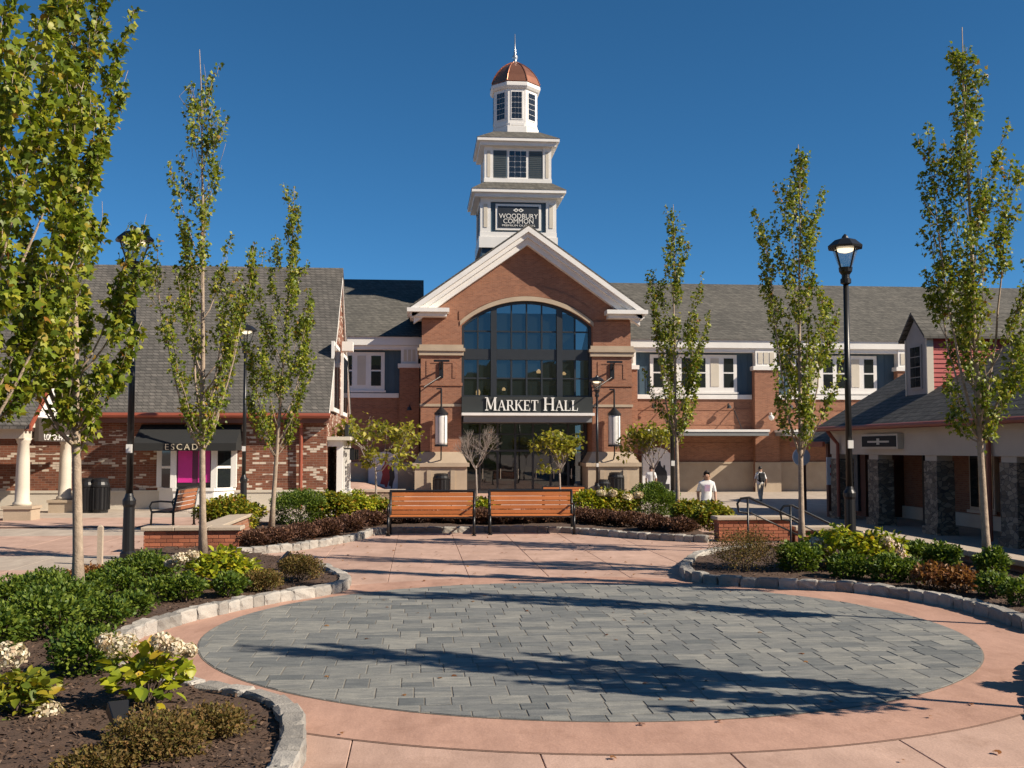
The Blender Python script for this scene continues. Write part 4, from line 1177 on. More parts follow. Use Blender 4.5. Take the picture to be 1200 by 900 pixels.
for y in (28.35, 39.0):
    MB().tube([(15.2, y, 2.6), (15.35, y, 2.4), (15.6, y, 2.1), (15.6, y, -.6)], .07, 8).build('downspout', 'copper_red', ps)
for y0, y1 in ((19.5, 22.5), (24, 27), (28.4, 31.4), (33.2, 34.8)):
    f = MB().box(18.45, 18.597, y0, y1, -.1, 2.1).build('shop_window', 'shaded_cream_trim', ps)
    n = 2 if y1 - y0 > 2 else 1
    for k in range(n):
        w_ = (y1 - y0 - .16) / n
        MB().box(18.43, 18.447, y0 + .1 + k * w_, y0 + .06 + (k + 1) * w_, 0, 2.0).build('pane', 'glass', f)
    MB().box(18.38, 18.448, y0 - .08, y1 + .08, -.2, -.103).build('sill', 'cream_trim', f)
dr_ = MB().box(18.45, 18.597, 36.8, 38.2, -.7, 2.0).build('door', 'dark_metal', ps)
MB().box(18.435, 18.447, 36.95, 38.05, -.3, 1.85).build('pane', 'glass', dr_)
# dormer with red boards
DY0, DY1, DX, DE = 34.62, 36.2, 17.0, 5.7
core = MB().prism([(DX + .06, DY0 + .06, 3.2), (DX + .06, DY1 - .06, 3.2), (DX + .06, DY1 - .06, DE), (DX + .06, (DY0 + DY1) / 2, 6.42), (DX + .06, DY0 + .06, DE)], (4.6, 0, 0)).build('dormer', 'red_siding', ps)
MB().prism([(DX, DY0, 3.55), (DX, DY1, 3.55), (DX, DY1, DE), (DX, (DY0 + DY1) / 2, 6.45), (DX, DY0, DE)], (.058, 0, 0)).build('dormer_front', 'grey_siding', core)
for y in (DY0 - .03, DY1 - .05): MB().box(DX - .03, DX + .2, y, y + .08, 3.5, DE).build('corner_board', 'cream_trim', core)
for k in range(14):
    z = 3.55 + k * .155
    x_end = min(21.0, 15.3 + (z + .155 - 2.77) / SLR + .25)
    MB().prism([(DX + .2, DY0 + .055, z + .165), (DX + .2, DY0 + .058, z), (DX + .2, DY0 + .005, z), (DX + .2, DY0 + .035, z + .165)], (x_end - DX - .2, 0, 0)).build('board', 'red_siding', core)
wf_ = MB().box(DX - .05, DX - .002, 34.98, 35.84, 3.95, 5.45).build('dormer_window', 'grey_siding', core)
for i in range(2):
    for k in range(4): MB().box(DX - .065, DX - .052, 35.05 + i * .37, 35.38 + i * .37, 4.02 + k * .35, 4.34 + k * .35).build('pane', 'glass', wf_)
b = MB(); ym = (DY0 + DY1) / 2
for s in (-1, 1): b.prism([(DX - .18, ym, 6.5), (DX - .18, ym + s * .98, 5.6), (DX - .18, ym + s * .98, 5.7), (DX - .18, ym, 6.6)], (5.2, 0, 0))
b.build('dormer_roof', 'shingle', core)
# hanging sign of the first shop
sg = empty('fascia_sign', (15.6, 35.2, 2.16)); tag(sg, 'black and white name board on the cream fascia of the porch shops', 'sign')
MB().box(15.5, 15.69, 33.75, 36.6, 1.92, 2.42).build('board', 'cream_trim', sg)
MB().box(15.47, 15.497, 33.85, 36.5, 1.99, 2.35).build('field', 'awning_black', sg)
MB().box(15.455, 15.467, 34.3, 36.0, 2.13, 2.19).build('name_strip', 'cream_trim', sg)
MB().box(15.45, 15.467, 35.05, 35.25, 2.06, 2.27).build('emblem', 'cream_trim', sg)
# farther, lower shop beyond the porch row
an = empty('corner_shop', (18, 42, -0.7)); tag(an, 'small dark corner shop with low red edged roof beyond the stone porch posts', 'building')
MB().box(17.2, 27, 40.3, 43.6, -.7, 2.3).build('wall', 'brown_wood', an)
MB().box(17.1, 17.197, 40.8, 43.2, -.5, 1.9).build('blue_panel', 'slate_blue', an)
MB().prism([(15.6, 40.25, 2.12), (21.0, 40.25, 5.0), (27.5, 40.25, 2.12)], (0, 3.6, 0)).build('roof', 'shingle', an)
MB().box(25, 33, 40.5, 50, -.7, 6.2).build('shadow_block', 'brick_hall', an)  # unseen block added to throw a shadow across the lower pavement
MB().prism([(24.8, 40.4, 6.203), (29, 40.4, 8.6), (33.2, 40.4, 6.203)], (0, 9.8, 0)).build('shadow_block_roof', 'shingle', an)  # roof of the added block, there to lengthen its shadow
MB().box(15.5, 15.597, 40.25, 43.9, 2.0, 2.2).build('gutter', 'copper_red', an)
for y in (40.6, 43.5): MB().box(15.8, 16.0, y - .1, y + .1, -.7, 2.1).build('post', 'brown_wood', an)
sg = empty('hanging_sign', (16.3, 40.2, .8)); tag(sg, 'pale rectangular notice with red print beside the dark corner shop', 'sign')
MB().box(15.6, 16.25, 40.1, 40.16, .55, 1.6).build('board', 'poster_white', sg)
MB().box(15.72, 16.13, 40.085, 40.098, 1.2, 1.32).build('print', 'poster_red', sg)
MB().box(15.72, 16.1, 40.085, 40.098, .9, 1.0).build('print', 'poster_red', sg)
MB().box(15.9, 15.95, 40.1, 40.16, 1.603, 2.1).build('hanger', 'black_metal', sg)
sg = empty('hanging_sign', (15.2, 42, 1.7)); tag(sg, 'round white hanging sign under the low roof of the corner shop', 'sign')
b = MB(); b.prism([(15.3 + .36 * math.cos(a * math.pi / 8), 42.0, 1.6 + .36 * math.sin(a * math.pi / 8)) for a in range(16)], (0, .06, 0)); b.build('board', 'poster_white', sg)
MB().tube([(15.3, 42.03, 1.95), (15.3, 42.03, 2.1), (15.9, 42.03, 2.1)], .02, 6).build('bracket', 'black_metal', sg)
# ================================================================== TREES
def rand_dirs(q, n):
    v = q.normal(0, 1, (n, 3)); return v / np.linalg.norm(v, axis=1, keepdims=True)
def columnar_tree(label, base, h, prof, seed, nb=22, first=0.24, dens=1.0, lean=(0, 0), leaf=0.085, twigs=True, group=None, trunk_r=None, bare_top=0.0, side=None, limbs=()):
    q = np.random.default_rng(seed)
    base = Vector(base)
    t = empty('columnar_maple_tree', base); tag(t, label, 'tree', group)
    tr = trunk_r or 0.0052 * h + 0.012
    n = 14; pts = []; wob = q.normal(0, .02, (n, 2)).cumsum(0)
    for i in range(n):
        s = i / (n - 1)
        pts.append(base + Vector((lean[0] * s + wob[i, 0] * s, lean[1] * s + wob[i, 1] * s, h * 0.97 * s - .05 * (i == 0))))
    rad = [max(.006, tr * (1 - (i / (n - 1)) ** .8) + .006) * (1.35 if i == 0 else 1) for i in range(n)]
    def at(s):
        f = s * (n - 1); i = min(n - 2, int(f)); return pts[i].lerp(pts[i + 1], f - i)
    MB().tube(pts, rad, 10).build('trunk', 'bark', t, True)
    br = MB(); P = []
    ss, rs = zip(*prof)
    for k in range(nb):
        st_ = ss[0] + (ss[-1] - ss[0]) * (k + .5 + q.uniform(-.4, .4)) / nb
        env = float(np.interp(st_, ss, rs))
        off = env * (q.uniform(.72, 1.05) if k % 3 else q.uniform(.3, .6))
        rise = off * q.uniform(1.5, 3.0) + .3
        s = max(first + q.uniform(0, .06), st_ - rise / h)
        rise = max(.15, st_ * h - s * h)
        az = k * 2.4 + q.uniform(-.6, .6)
        p0 = at(s); cp = []
        kink = q.normal(0, .035, (7, 3)).cumsum(0)
        for i in range(7):
            f = i / 6
            cp.append(p0 + Vector((math.cos(az) * off * f ** .8 + kink[i, 0] * f, math.sin(az) * off * f ** .8 + kink[i, 1] * f, rise * (f * .65 + .35 * f * f))))
        r0 = max(.007, tr * .38 * (1 - s))
        br.tube(cp, [max(.003, r0 * (1 - i / 6.5)) for i in range(7)], 6)
        L = off + rise
        def cover(path, f0, amount, wid):                     # leaves packed round a shoot, with gaps
            n_ = len(path) - 1; ph = q.uniform(0, 6)
            for _ in range(int(amount)):
                f = f0 + (1 - f0) * q.random()
                if math.sin(f * 9 + ph) < -.62: continue
                x = f * n_; i_ = min(n_ - 1, int(x)); c = path[i_].lerp(path[i_ + 1], x - i_)
                w_ = wid * (1.15 - .5 * f)
                v = q.normal(0, 1, 3); v *= w_ * q.random() ** .5 / np.linalg.norm(v)
                P.append((c.x + v[0], c.y + v[1], c.z + v[2] * 1.3))
        cover(cp, q.uniform(.2, .45), L * 120 * dens, .15)
        for _ in range(3):                                    # upright side shoots
            f = q.uniform(.35, .95); x = f * 6; i = min(5, int(x)); c = cp[i].lerp(cp[i + 1], x - i)
            a_ = az + q.normal(0, .9); ln = q.uniform(.25, .65) * min(1, .4 + off)
            e1 = c + Vector((math.cos(a_) * ln * .3, math.sin(a_) * ln * .3, ln * .5)); e2 = e1 + Vector((math.cos(a_) * ln * .1, math.sin(a_) * ln * .1, ln * .55))
            if e2.z > base.z + h: continue
            br.tube([c, e1, e2], [.006, .004, .002], 4)
            cover([c, e1, e2], .15, ln * 110 * dens, .115)
    for (sa, sb_, ox, oy) in limbs:                           # long rising limbs that carry leaf masses of their own
        p0, hz = at(sa), (sb_ - sa) * h; cp = []
        for i in range(9):
            f = i / 8
            cp.append(p0 + Vector((ox * f ** .7 + q.normal(0, .02) * f, oy * f ** .7 + q.normal(0, .02) * f, hz * (f * .75 + .25 * f * f))))
        br.tube(cp, [max(.004, tr * .42 * (1 - i / 9.5)) for i in range(9)], 6)
        az, off = math.atan2(oy, ox), .6
        for f in (.62, .7, .78, .84, .9, .97):
            x = f * 8; i = min(7, int(x)); c = cp[i].lerp(cp[i + 1], x - i)
            for _ in range(2):
                a_ = q.uniform(0, 6.28); ln = q.uniform(.3, .6)
                e1 = c + Vector((math.cos(a_) * ln * .35, math.sin(a_) * ln * .35, ln * .5)); e2 = e1 + Vector((0, 0, ln * .4))
                br.tube([c, e1, e2], [.006, .004, .002], 4); cover([c, e1, e2], .1, ln * 120 * dens, .12)
        cover(cp, .64, hz * 80 * dens, .15)
    for s0 in np.arange(first + .12, .97 - bare_top, .045):   # tufts hugging the stem
        if q.random() < .25: continue
        for _ in range(int(h * 3.4 * dens)):
            c = at(min(.995, s0 + q.uniform(0, .04))); v = q.normal(0, 1, 3); v *= .14 * q.random() ** .5 / np.linalg.norm(v)
            P.append((c.x + v[0], c.y + v[1], c.z + v[2]))
    if bare_top:
        for _ in range(18):
            c = at(q.uniform(.62, .98)) + Vector((q.normal(0, .12), q.normal(0, .12), 0)); br.tube([c, c + Vector((q.normal(0, .05), q.normal(0, .05), .22)), c + Vector((q.normal(0, .08), q.normal(0, .08), .42))], [.005, .004, .002], 4)
    br.build('branches', 'bark', t, True)
    P = np.array(P)
    if side is not None: P = P[side(P)]
    m_ = len(P)
    c0 = np.array(base)
    out = P - c0; out[:, 2] = 0
    out /= np.linalg.norm(out, axis=1, keepdims=True) + 1e-6
    tip = out * .6 + rand_dirs(q, m_) * .9; tip[:, 2] -= .45
    nr = rand_dirs(q, m_) * .8 + out * .5; nr[:, 2] += .55
    leaves('crown', MAPLE, P, tip, nr, q.uniform(.7, 1.25, m_) * leaf, 'leaf_maple', t)
    return t
TG = 'slim maples planted round the plaza'
def tree_at(px, py, top, label, prof, seed, **k):
    p = G(px, py, .1); d = (p - Vector((0, 0, EYE))); dist = d.x * math.sin(YAW) + d.y * math.cos(YAW)
    h = (py - top) / FPX * dist * 1.005
    return columnar_tree(label, p, h, prof, seed, group=TG, **k)
tree_at(92, 712, -150, 'broad leafy maple rising from the green shrubs in the left bed', ((.25, .35), (.32, .65), (.42, .8), (.5, .75), (.6, .62), (.72, .5), (.85, .4), (.97, .15)), 21, nb=42, first=.2, dens=.8, lean=(-.3, .1), leaf=.082, trunk_r=.06, limbs=((.24, .46, -.8, .3), (.22, .4, -.5, -.5)))
columnar_tree('leafy maple whose branches reach in beside the broad maple', (-4.5, 10.2, .1), 9.2, ((.22, .6), (.3, 1.15), (.45, 1.35), (.6, 1.3), (.75, 1.1), (.9, .6), (.98, .2)), 23, nb=58, first=.15, dens=.85, lean=(.1, 0), leaf=.08, limbs=((.16, .42, 1.3, .2), (.2, .52, 1.1, -.5), (.24, .6, 1.2, .5)), group=TG)
tree_at(238, 650, 38, 'tall maple with bare twiggy tip before the low brick seat wall', ((.24, .3), (.37, .62), (.5, 1.15), (.6, 1.1), (.66, .55), (.77, .42), (.85, .45), (.92, .28), (.97, .1)), 31, nb=30, first=.18, dens=.7, lean=(-.25, 0), leaf=.064, bare_top=.07, limbs=((.2, .56, -.85, 0), (.22, .58, .8, .1), (.24, .5, .45, -.5), (.26, .62, -.4, .4)))
tree_at(318, 620, 204, 'slim maple in front of the red downspout of the brick shop', ((.3, .7), (.44, .9), (.59, .88), (.74, .6), (.84, .4), (.94, .2), (.98, .08)), 44, nb=26, limbs=((.2, .5, -.6, 0), (.22, .6, .6, .2)), first=.2, dens=.85, lean=(.4, 0), leaf=.068)
tree_at(795, 612, 228, 'slim maple beside the far poster board and second bench', ((.3, .4), (.43, .85), (.57, .8), (.7, .8), (.78, .55), (.89, .3), (.97, .12)), 52, nb=26, limbs=((.26, .74, -.62, 0), (.24, .6, .55, .2)), first=.24, dens=.8, lean=(-.1, 0), leaf=.068)
tree_at(940, 643, 150, 'slim maple before the handrails beside the tall lamp post', ((.3, .4), (.42, .78), (.55, .76), (.65, .7), (.775, .6), (.86, .42), (.92, .3), (.98, .1)), 63, nb=32, limbs=((.22, .78, -.62, 0), (.22, .6, .6, .2)), first=.2, dens=.85, leaf=.062)
tree_at(1158, 674, 8, 'tall maple in front of the red dormer of the porch shops', ((.25, .3), (.37, .75), (.46, .7), (.59, .75), (.68, .68), (.75, .48), (.83, .36), (.9, .26), (.98, .1)), 75, nb=36, limbs=((.26, .76, -.68, 0), (.24, .62, -.5, .4), (.28, .72, .55, 0)), first=.22, dens=.95, lean=(-.28, 0), leaf=.06)
# the rest of the row along the right-hand bed, known from its shadows
for p, h, rm, sd, lb in (((6.1, 7.0, .1), 6.2, .95, 81, 'young maple in the near kerbed bed casting the broad shadow'), ((7.7, 10.75, .1), 7.6, .5, 82, 'maple in the kerbed bed casting the long shadow over the pavers'), ((8.35, 12.9, .1), 8.2, .42, 83, 'maple by the parapet casting a thin shadow over the far pavers')):
    columnar_tree(lb, p, h, ((.35, rm * .8), (.5, rm), (.7, rm * .7), (.85, rm * .45), (.97, .1)), sd, nb=22, first=.26, dens=1.35, leaf=.075, group=TG)

def small_tree(label, x, y, h, r, seed, trunk_h, leafy=True, flat=.55, n=1100, bark='bark_grey', up=0.0):
    q = np.random.default_rng(seed); z = ground_z(x, y)
    t = empty('ornamental_tree', (x, y, z)); tag(t, label, 'tree')
    MB().tube([(x, y, z - .05), (x + .02, y, z + trunk_h * .5), (x - .01, y, z + trunk_h)], [.05, .036, .03], 8).build('trunk', bark, t, True)
    br = MB(); P = []
    def grow(p, d, L, rad, depth):
        m_ = p + d * L * .5 + Vector(q.normal(0, .05 * L, 3)); e = p + d * L + Vector((0, 0, .05 * L))
        br.tube([p, m_, e], [rad, rad * .8, rad * .55], 5)
        if depth <= 1: P.extend([tuple(m_), tuple(e)])
        if depth == 0: return
        for _ in range(3 if leafy else 4):
            nd = (d + Vector(q.normal(0, .55, 3))); nd.z += (.1 + up * .25 if leafy else .45); nd.normalize()
            grow(p + (e - p) * q.uniform(.5, 1), nd, L * .68, rad * .6, depth - 1)
    for k in range(6):
        a = k * 1.05 + q.uniform(-.3, .3)
        d = Vector((math.cos(a), math.sin(a), up + q.uniform(.2, 1.3) if leafy else q.uniform(.9, 2))).normalized()
        grow(Vector((x, y, z + trunk_h * q.uniform(.85, 1))), d, r * .55, .024 if leafy else .016, 3)
    br.build('branches', bark, t, True)
    if leafy:
        C = np.array(P); c0 = np.array((x, y, z + trunk_h + (h - trunk_h) * .45))
        i = q.integers(0, len(C), n); L = C[i] + q.normal(0, .13, (n, 3)) * (1, 1, .6)
        L[:, 2] = np.clip(L[:, 2], z + trunk_h * .95, z + h)
        tip = rand_dirs(q, n); tip[:, 2] -= .3; nr = rand_dirs(q, n) * .6; nr[:, 2] += .8
        leaves('crown', BROAD, L, tip, nr, q.uniform(.11, .19, n), 'leaf_small_tree', t)
    else:
        C = np.array(P)[:40]; tip = rand_dirs(q, len(C)); leaves('crown', BROAD, C[:6], tip[:6], rand_dirs(q, 6), np.full(6, .07), 'leaf_rust', t)
p = YP(440, 590, 38); small_tree('spreading yellow green tree in front of the red figure poster', p.x, 38, 3.95, 1.75, 3, 1.95)
p = YP(558, 585, 40); small_tree('leafless grey twiggy tree in front of the hall doors', p.x, 40, 3.9, 1.35, 4, 2.0, False)
p = YP(656, 585, 40); small_tree('yellow green tree under the entrance sign between the bench and the doors', p.x, 40, 4.55, 1.3, 9, 1.9, n=1000, up=1.2)
p = YP(766, 585, 40); small_tree('yellow green tree in front of the right hall pier and black figure poster', p.x, 40, 4.2, 1.5, 6, 2.1, n=1000, up=.6)

# ================================================================== SHRUBS
KINDS = {  # template, leaf size, material, leaves per m2-ish, category, name
    'green': (OVAL, .052, 'leaf_green', 1.0, 'green_shrub'), 'lime': (BROAD2, .10, 'leaf_lime', .42, 'hydrangea_shrub'),
    'mixed': (BROAD2, .08, 'leaf_mixed', .6, 'hydrangea_shrub'), 'brown': (OVAL, .027, 'leaf_brown', 1.3, 'spirea_shrub'),
    'rust': (OVAL, .065, 'leaf_rust', .8, 'spirea_shrub'), 'barberry': (OVAL, .055, 'leaf_barberry', .9, 'barberry_shrub')}
n_shrub = 0
def shrub(kind, px, py, wpx, hpx, label, blooms=(), dens=1.0, pink=False, lsize=1.0, group=None):
    global n_shrub
    n_shrub += 1
    q = np.random.default_rng(500 + n_shrub)
    tm, ls, mt, dn, nm = KINDS[kind]
    p = G(px, py, .1); dist = p.x * math.sin(YAW) + p.y * math.cos(YAW); ls *= lsize
    r = wpx / FPX * dist / 2; h = hpx / FPX * dist
    if dist > 14.5 and px > 240:
        r *= 1.16; h *= .85 if kind == 'barberry' else 1.3 if dist > 22 else 1.25
    p = p + Vector((math.sin(YAW), math.cos(YAW), 0)) * r * .6
    t = empty(nm, (p.x, p.y, .09)); tag(t, label, 'shrub', group)
    nbl = 9; B = []
    for i in range(nbl):
        a = i * 2.4; f = math.sqrt((i + .4) / nbl)
        B.append((p.x + math.cos(a) * r * .68 * f, p.y + math.sin(a) * r * .68 * f, .1 + h * (.52 - .22 * f * f + q.uniform(-.06, .1)), r * q.uniform(.36, .5)))
    B = np.array(B)
    n = int(min(6500, dn * dens * 13 * (r * 2 * (h + r)) / (ls * ls)))
    if dist > 22: n = int(n * 1.6)
    i = q.integers(0, nbl, n); d = rand_dirs(q, n); d[:, 2] = np.abs(d[:, 2]) * .95 - .12 if kind != 'brown' else d[:, 2] * .9
    vr = np.minimum(B[i, 3], h * .5)
    rad = (q.random(n) ** .4)[:, None]
    P = B[i, :3] + d * rad * np.stack([B[i, 3], B[i, 3], vr], 1) + q.normal(0, ls * .25, (n, 3))
    m_ = int(n * (.34 if kind != 'brown' else .1)); an_ = q.uniform(0, 6.283, m_); rr_ = r * .92 * np.sqrt(q.uniform(.15, 1, m_)); zz_ = q.random(m_)
    P[:m_] = np.stack([p.x + np.cos(an_) * rr_ * (.75 + .25 * zz_), p.y + np.sin(an_) * rr_ * (.75 + .25 * zz_), .11 + zz_ * h * .55], 1)
    d[:m_] = np.stack([np.cos(an_), np.sin(an_), np.full(m_, .35)], 1)
    P[:, 2] = np.maximum(P[:, 2], .105)
    tip = d + rand_dirs(q, n) * .7; tip[:, 2] += .1 if kind in ('green', 'barberry', 'brown') else -.2
    nr = d * .7 + rand_dirs(q, n) * .55; nr[:, 2] += .5 if kind not in ('lime', 'mixed') else 1.1
    leaves('foliage', tm, P, tip, nr, q.uniform(.65, 1.25, n) * ls, mt, t)
    sb = MB()
    for k in range(10):
        b_ = B[k % nbl]; e = Vector((b_[0] + q.normal(0, .1 * r), b_[1] + q.normal(0, .1 * r), b_[2] + vr[0] * .4))
        s = Vector((p.x + q.normal(0, .15 * r), p.y + q.normal(0, .15 * r), .08))
        sb.tube([s, s.lerp(e, .5) + Vector(q.normal(0, .02, 3)), e], [.008, .006, .003], 4)
    sb.build('stems', 'bark_dark', t)
    for (bx, by, bw, bh) in blooms:
        dd = dist - q.uniform(.0, .25) * r
        c = Vector((0, 0, EYE)) + ray(bx, by) * (dd / (math.cos(PITCH)))
        a = bw / FPX * dist / 2; e = bh / FPX * dist / 2; m_ = 240
        v = rand_dirs(q, m_); ff = np.minimum(1, q.random(m_) ** .25)[:, None]
        L = np.array(c) + v * ff * (a, a, e)
        leaves('flower_head', FLORET, L, rand_dirs(q, m_), v + rand_dirs(q, m_) * .4, q.uniform(.022, .036, m_) * max(1, dist / 11), 'floret_pink' if pink else 'floret', t)
        MB().tube([(c.x, c.y, c.z), ((c.x + p.x) / 2, (c.y + p.y) / 2, c.z - e - .1), (p.x, p.y, .1)], [.004, .005, .007], 5).build('flower_stem', 'bark_dark', t)
    return t
GG = 'dark green shrubs massed in the left bed'
gl = 'rounded dark green shrub massed with others in the left bed'
for a in ((30, 752, 115, 62), (5, 715, 70, 42), (62, 722, 85, 46), (88, 795, 92, 66), (112, 738, 66, 42), (150, 724, 50, 36), (128, 702, 66, 44), (100, 706, 50, 40), (165, 684, 74, 40), (182, 706, 50, 36), (212, 704, 48, 36), (40, 700, 70, 34), (135, 682, 50, 30), (-25, 775, 90, 80)):
    shrub('green', *a, gl, group=GG)
shrub('green', 266, 700, 40, 34, 'small green shrub below the yellow hydrangea near the left bed tip', dens=1.0)
shrub('rust', 97, 690, 46, 34, 'rust coloured shrub behind the broad maple trunk')
shrub('lime', 252, 692, 95, 52, 'bright yellow green hydrangea in front of the low brick wall', [(212, 654, 20, 12), (226, 650, 16, 10), (200, 660, 14, 9)], lsize=.8, dens=1.2)
shrub('brown', 305, 694, 46, 30, 'brown green spirea beside the bright yellow hydrangea', dens=.8)
shrub('brown', 347, 682, 50, 34, 'brown spirea beside the black spotlight at the left bed tip', dens=.8)
shrub('lime', 162, 832, 105, 88, 'large leaved hydrangea with cream flower heads beside the kerb', [(140, 756, 46, 30), (190, 752, 26, 22), (205, 758, 24, 20), (222, 762, 18, 16), (122, 752, 22, 20)], dens=.85, lsize=1.0)
shrub('mixed', 12, 846, 84, 70, 'hydrangea with drooping cream heads behind the bare mulch', [(10, 768, 44, 32), (58, 836, 34, 30), (45, 845, 26, 22)], dens=.8)
shrub('brown', 165, 898, 135, 56, 'low brown spirea spreading over the mulch behind the kerb corner', dens=.55)
shrub('brown', 236, 868, 100, 36, 'low green brown spirea beside the kerb corner', dens=.6)
shrub('brown', 95, 915, 100, 30, 'low brown spirea on bare mulch below the drooping hydrangea', dens=.5)
bl = 'dark red barberry along the kerb behind the benches'
for a in ((292, 640, 40, 22), (318, 638, 44, 24), (348, 634, 44, 24), (378, 629, 42, 24), (405, 623, 40, 22), (430, 616, 38, 20)):
    shrub('barberry', *a, 'dark red barberry along the kerb leading to the benches', group='barberry edging before the benches')
for i in range(8): shrub('barberry', 465 + i * 31, 614, 40, 22, bl, group='barberry edging behind the benches')
for a in ((705, 616, 42, 22), (737, 618, 42, 22), (768, 622, 42, 22), (798, 624, 40, 20)):
    shrub('barberry', *a, 'dark red barberry along the kerb beyond the second bench', group='barberry edging beyond the benches')
shrub('mixed', 262, 622, 76, 36, 'yellowing shrub spilling over the wall end by the seat wall')
shrub('green', 345, 616, 66, 42, 'leafy green shrub at the foot of the slim maple')
shrub('mixed', 384, 614, 54, 36, 'orange tinged hydrangea between the slim maple and the first bench')
shrub('lime', 412, 612, 52, 34, 'yellow hydrangea left of the first bench', lsize=.8)
shrub('mixed', 440, 610, 40, 26, 'pale hydrangea behind the end of the first bench')
shrub('lime', 566, 608, 34, 26, 'yellow hydrangea seen between the two benches', lsize=.8)
shrub('lime', 690, 608, 46, 36, 'yellow green hydrangea beside the second bench', [(705, 578, 12, 7), (718, 578, 10, 7)], lsize=.85)
shrub('mixed', 722, 607, 50, 30, 'mixed green hydrangea with pale flower heads', [(735, 583, 14, 9), (748, 580, 12, 8), (712, 582, 10, 7)])
shrub('green', 765, 606, 66, 36, 'broad green shrub beside the maple by the second bench', lsize=1.2)
shrub('mixed', 812, 616, 46, 30, 'yellowing shrub right of the maple by the benches')
shrub('mixed', 836, 622, 50, 32, 'golden shrub beside the brick seat wall and handrail')
shrub('brown', 880, 672, 88, 48, 'twiggy brown spirea before the black handrail', dens=.55)
shrub('green', 940, 672, 50, 38, 'green shrub at the foot of the maple by the handrails', lsize=1.2)
shrub('lime', 985, 668, 76, 48, 'yellow green hydrangea with pinkish heads at the lamp post', [(958, 636, 18, 14), (968, 644, 18, 14), (1015, 628, 14, 10)], pink=True, lsize=.85)
shrub('lime', 1035, 672, 70, 50, 'yellow green hydrangea with cream heads beside the parapet', [(1040, 636, 18, 16), (1050, 644, 20, 16), (1060, 656, 18, 12)], pink=True, lsize=.85)
for a in ((998, 680, 44, 32), (1045, 684, 44, 32), (1072, 684, 40, 28)): shrub('green', *a, 'small dark green shrub below the hydrangeas in the right bed', group='green shrubs below the hydrangeas', lsize=1.1)
shrub('rust', 1098, 692, 52, 36, 'rust brown spirea in front of the parapet wall')
shrub('rust', 1132, 694, 48, 36, 'rust brown spirea beside the tall maple trunk')
shrub('green', 1110, 672, 40, 38, 'upright green shrub behind the rust brown spirea', lsize=1.2)
shrub('green', 1078, 664, 34, 30, 'upright green shrub between the hydrangeas and the parapet', lsize=1.2)
shrub('green', 1172, 700, 48, 32, 'green shrub at the foot of the tall maple', lsize=1.2)
shrub('green', 1168, 682, 36, 42, 'upright green shrub behind the tall maple', lsize=1.2)
shrub('green', 1205, 712, 50, 40, 'green shrub beside the kerb past the tall maple', lsize=1.2)
shrub('green', 1270, 800, 60, 70, 'green shrub in the near kerbed bed', lsize=1.2)
# ================================================================== STREET FURNITURE
def lamp_post(label, loc, h, lit=True, rot=0.0):
    t = empty('lamp_post', loc); tag(t, label, 'lamp post', 'black lamp posts')
    x, y, z = loc
    k = h / 6.0
    MB().lathe([(.14, z), (.14, z + .1), (.105, z + .14), (.095, z + .9), (.115, z + .95), (.115, z + 1.02), (.08, z + 1.08), (.065, z + 1.14)], x, y, 16).build('base', 'black_metal', t)
    zt = z + h - .78
    MB().lathe([(.062, z + 1.1), (.05, zt - .1)], x, y, 16).build('pole', 'black_metal', t, True)
    MB().lathe([(.062, zt - .12), (.1, zt - .1), (.1, zt - .02), (.075, zt), (.075, zt + .06), (.12, zt + .12), (.13, zt + .2)], x, y, 12).build('collar', 'black_metal', t)
    hd = MB().lathe([(.33, zt + .56), (.34, zt + .6), (.2, zt + .72), (.07, zt + .76), (.05, zt + .8), (.015, zt + .84)], x, y, 8, rot).build('roof', 'black_metal', t)
    for q in range(4):
        a = rot + q * math.pi / 2 + .4
        MB().tube([(x + .12 * math.cos(a), y + .12 * math.sin(a), zt + .18), (x + .25 * math.cos(a), y + .25 * math.sin(a), zt + .57)], .016, 5).build('rib', 'black_metal', t)
    MB().lathe([(.12, zt + .2), (.235, zt + .54)], x, y, 12, cap=False).build('glass', 'glass_lamp', t)
    MB().lathe([(.19, zt + .545), (.12, zt + .5), (.04, zt + .48)], x, y, 12).build('bulb', 'lamp_glow', t)
    MB().box(x - .05, x + .05, y - .1, y - .06, z + 1.85, z + 2.0).build('outlet_box', 'lantern_white', t)
    return t
def dist_of(p): return p.x * math.sin(YAW) + p.y * math.cos(YAW)
p = G(150, 655, .0); lamp_post('tall black lamp post beside the low brick seat wall', p, (655 - 268) / FPX * dist_of(p))
p = G(285, 601, .0); lamp_post('black lamp post before the black shop awning', p, 5.7)
p = G(997, 642, .08); lamp_post('tall black lamp post with lit lantern in the right bed', p, (642 - 277) / FPX * dist_of(p))
p = YP(700, 560, 46); lamp_post('black lamp post in front of the right hall pier', (p.x, 46, -.7), 5.75)
p = YP(788, 560, 31); lamp_post('black lamp post behind the maple by the second bench', (p.x, 31, ground_z(p.x, 31)), 5.75)

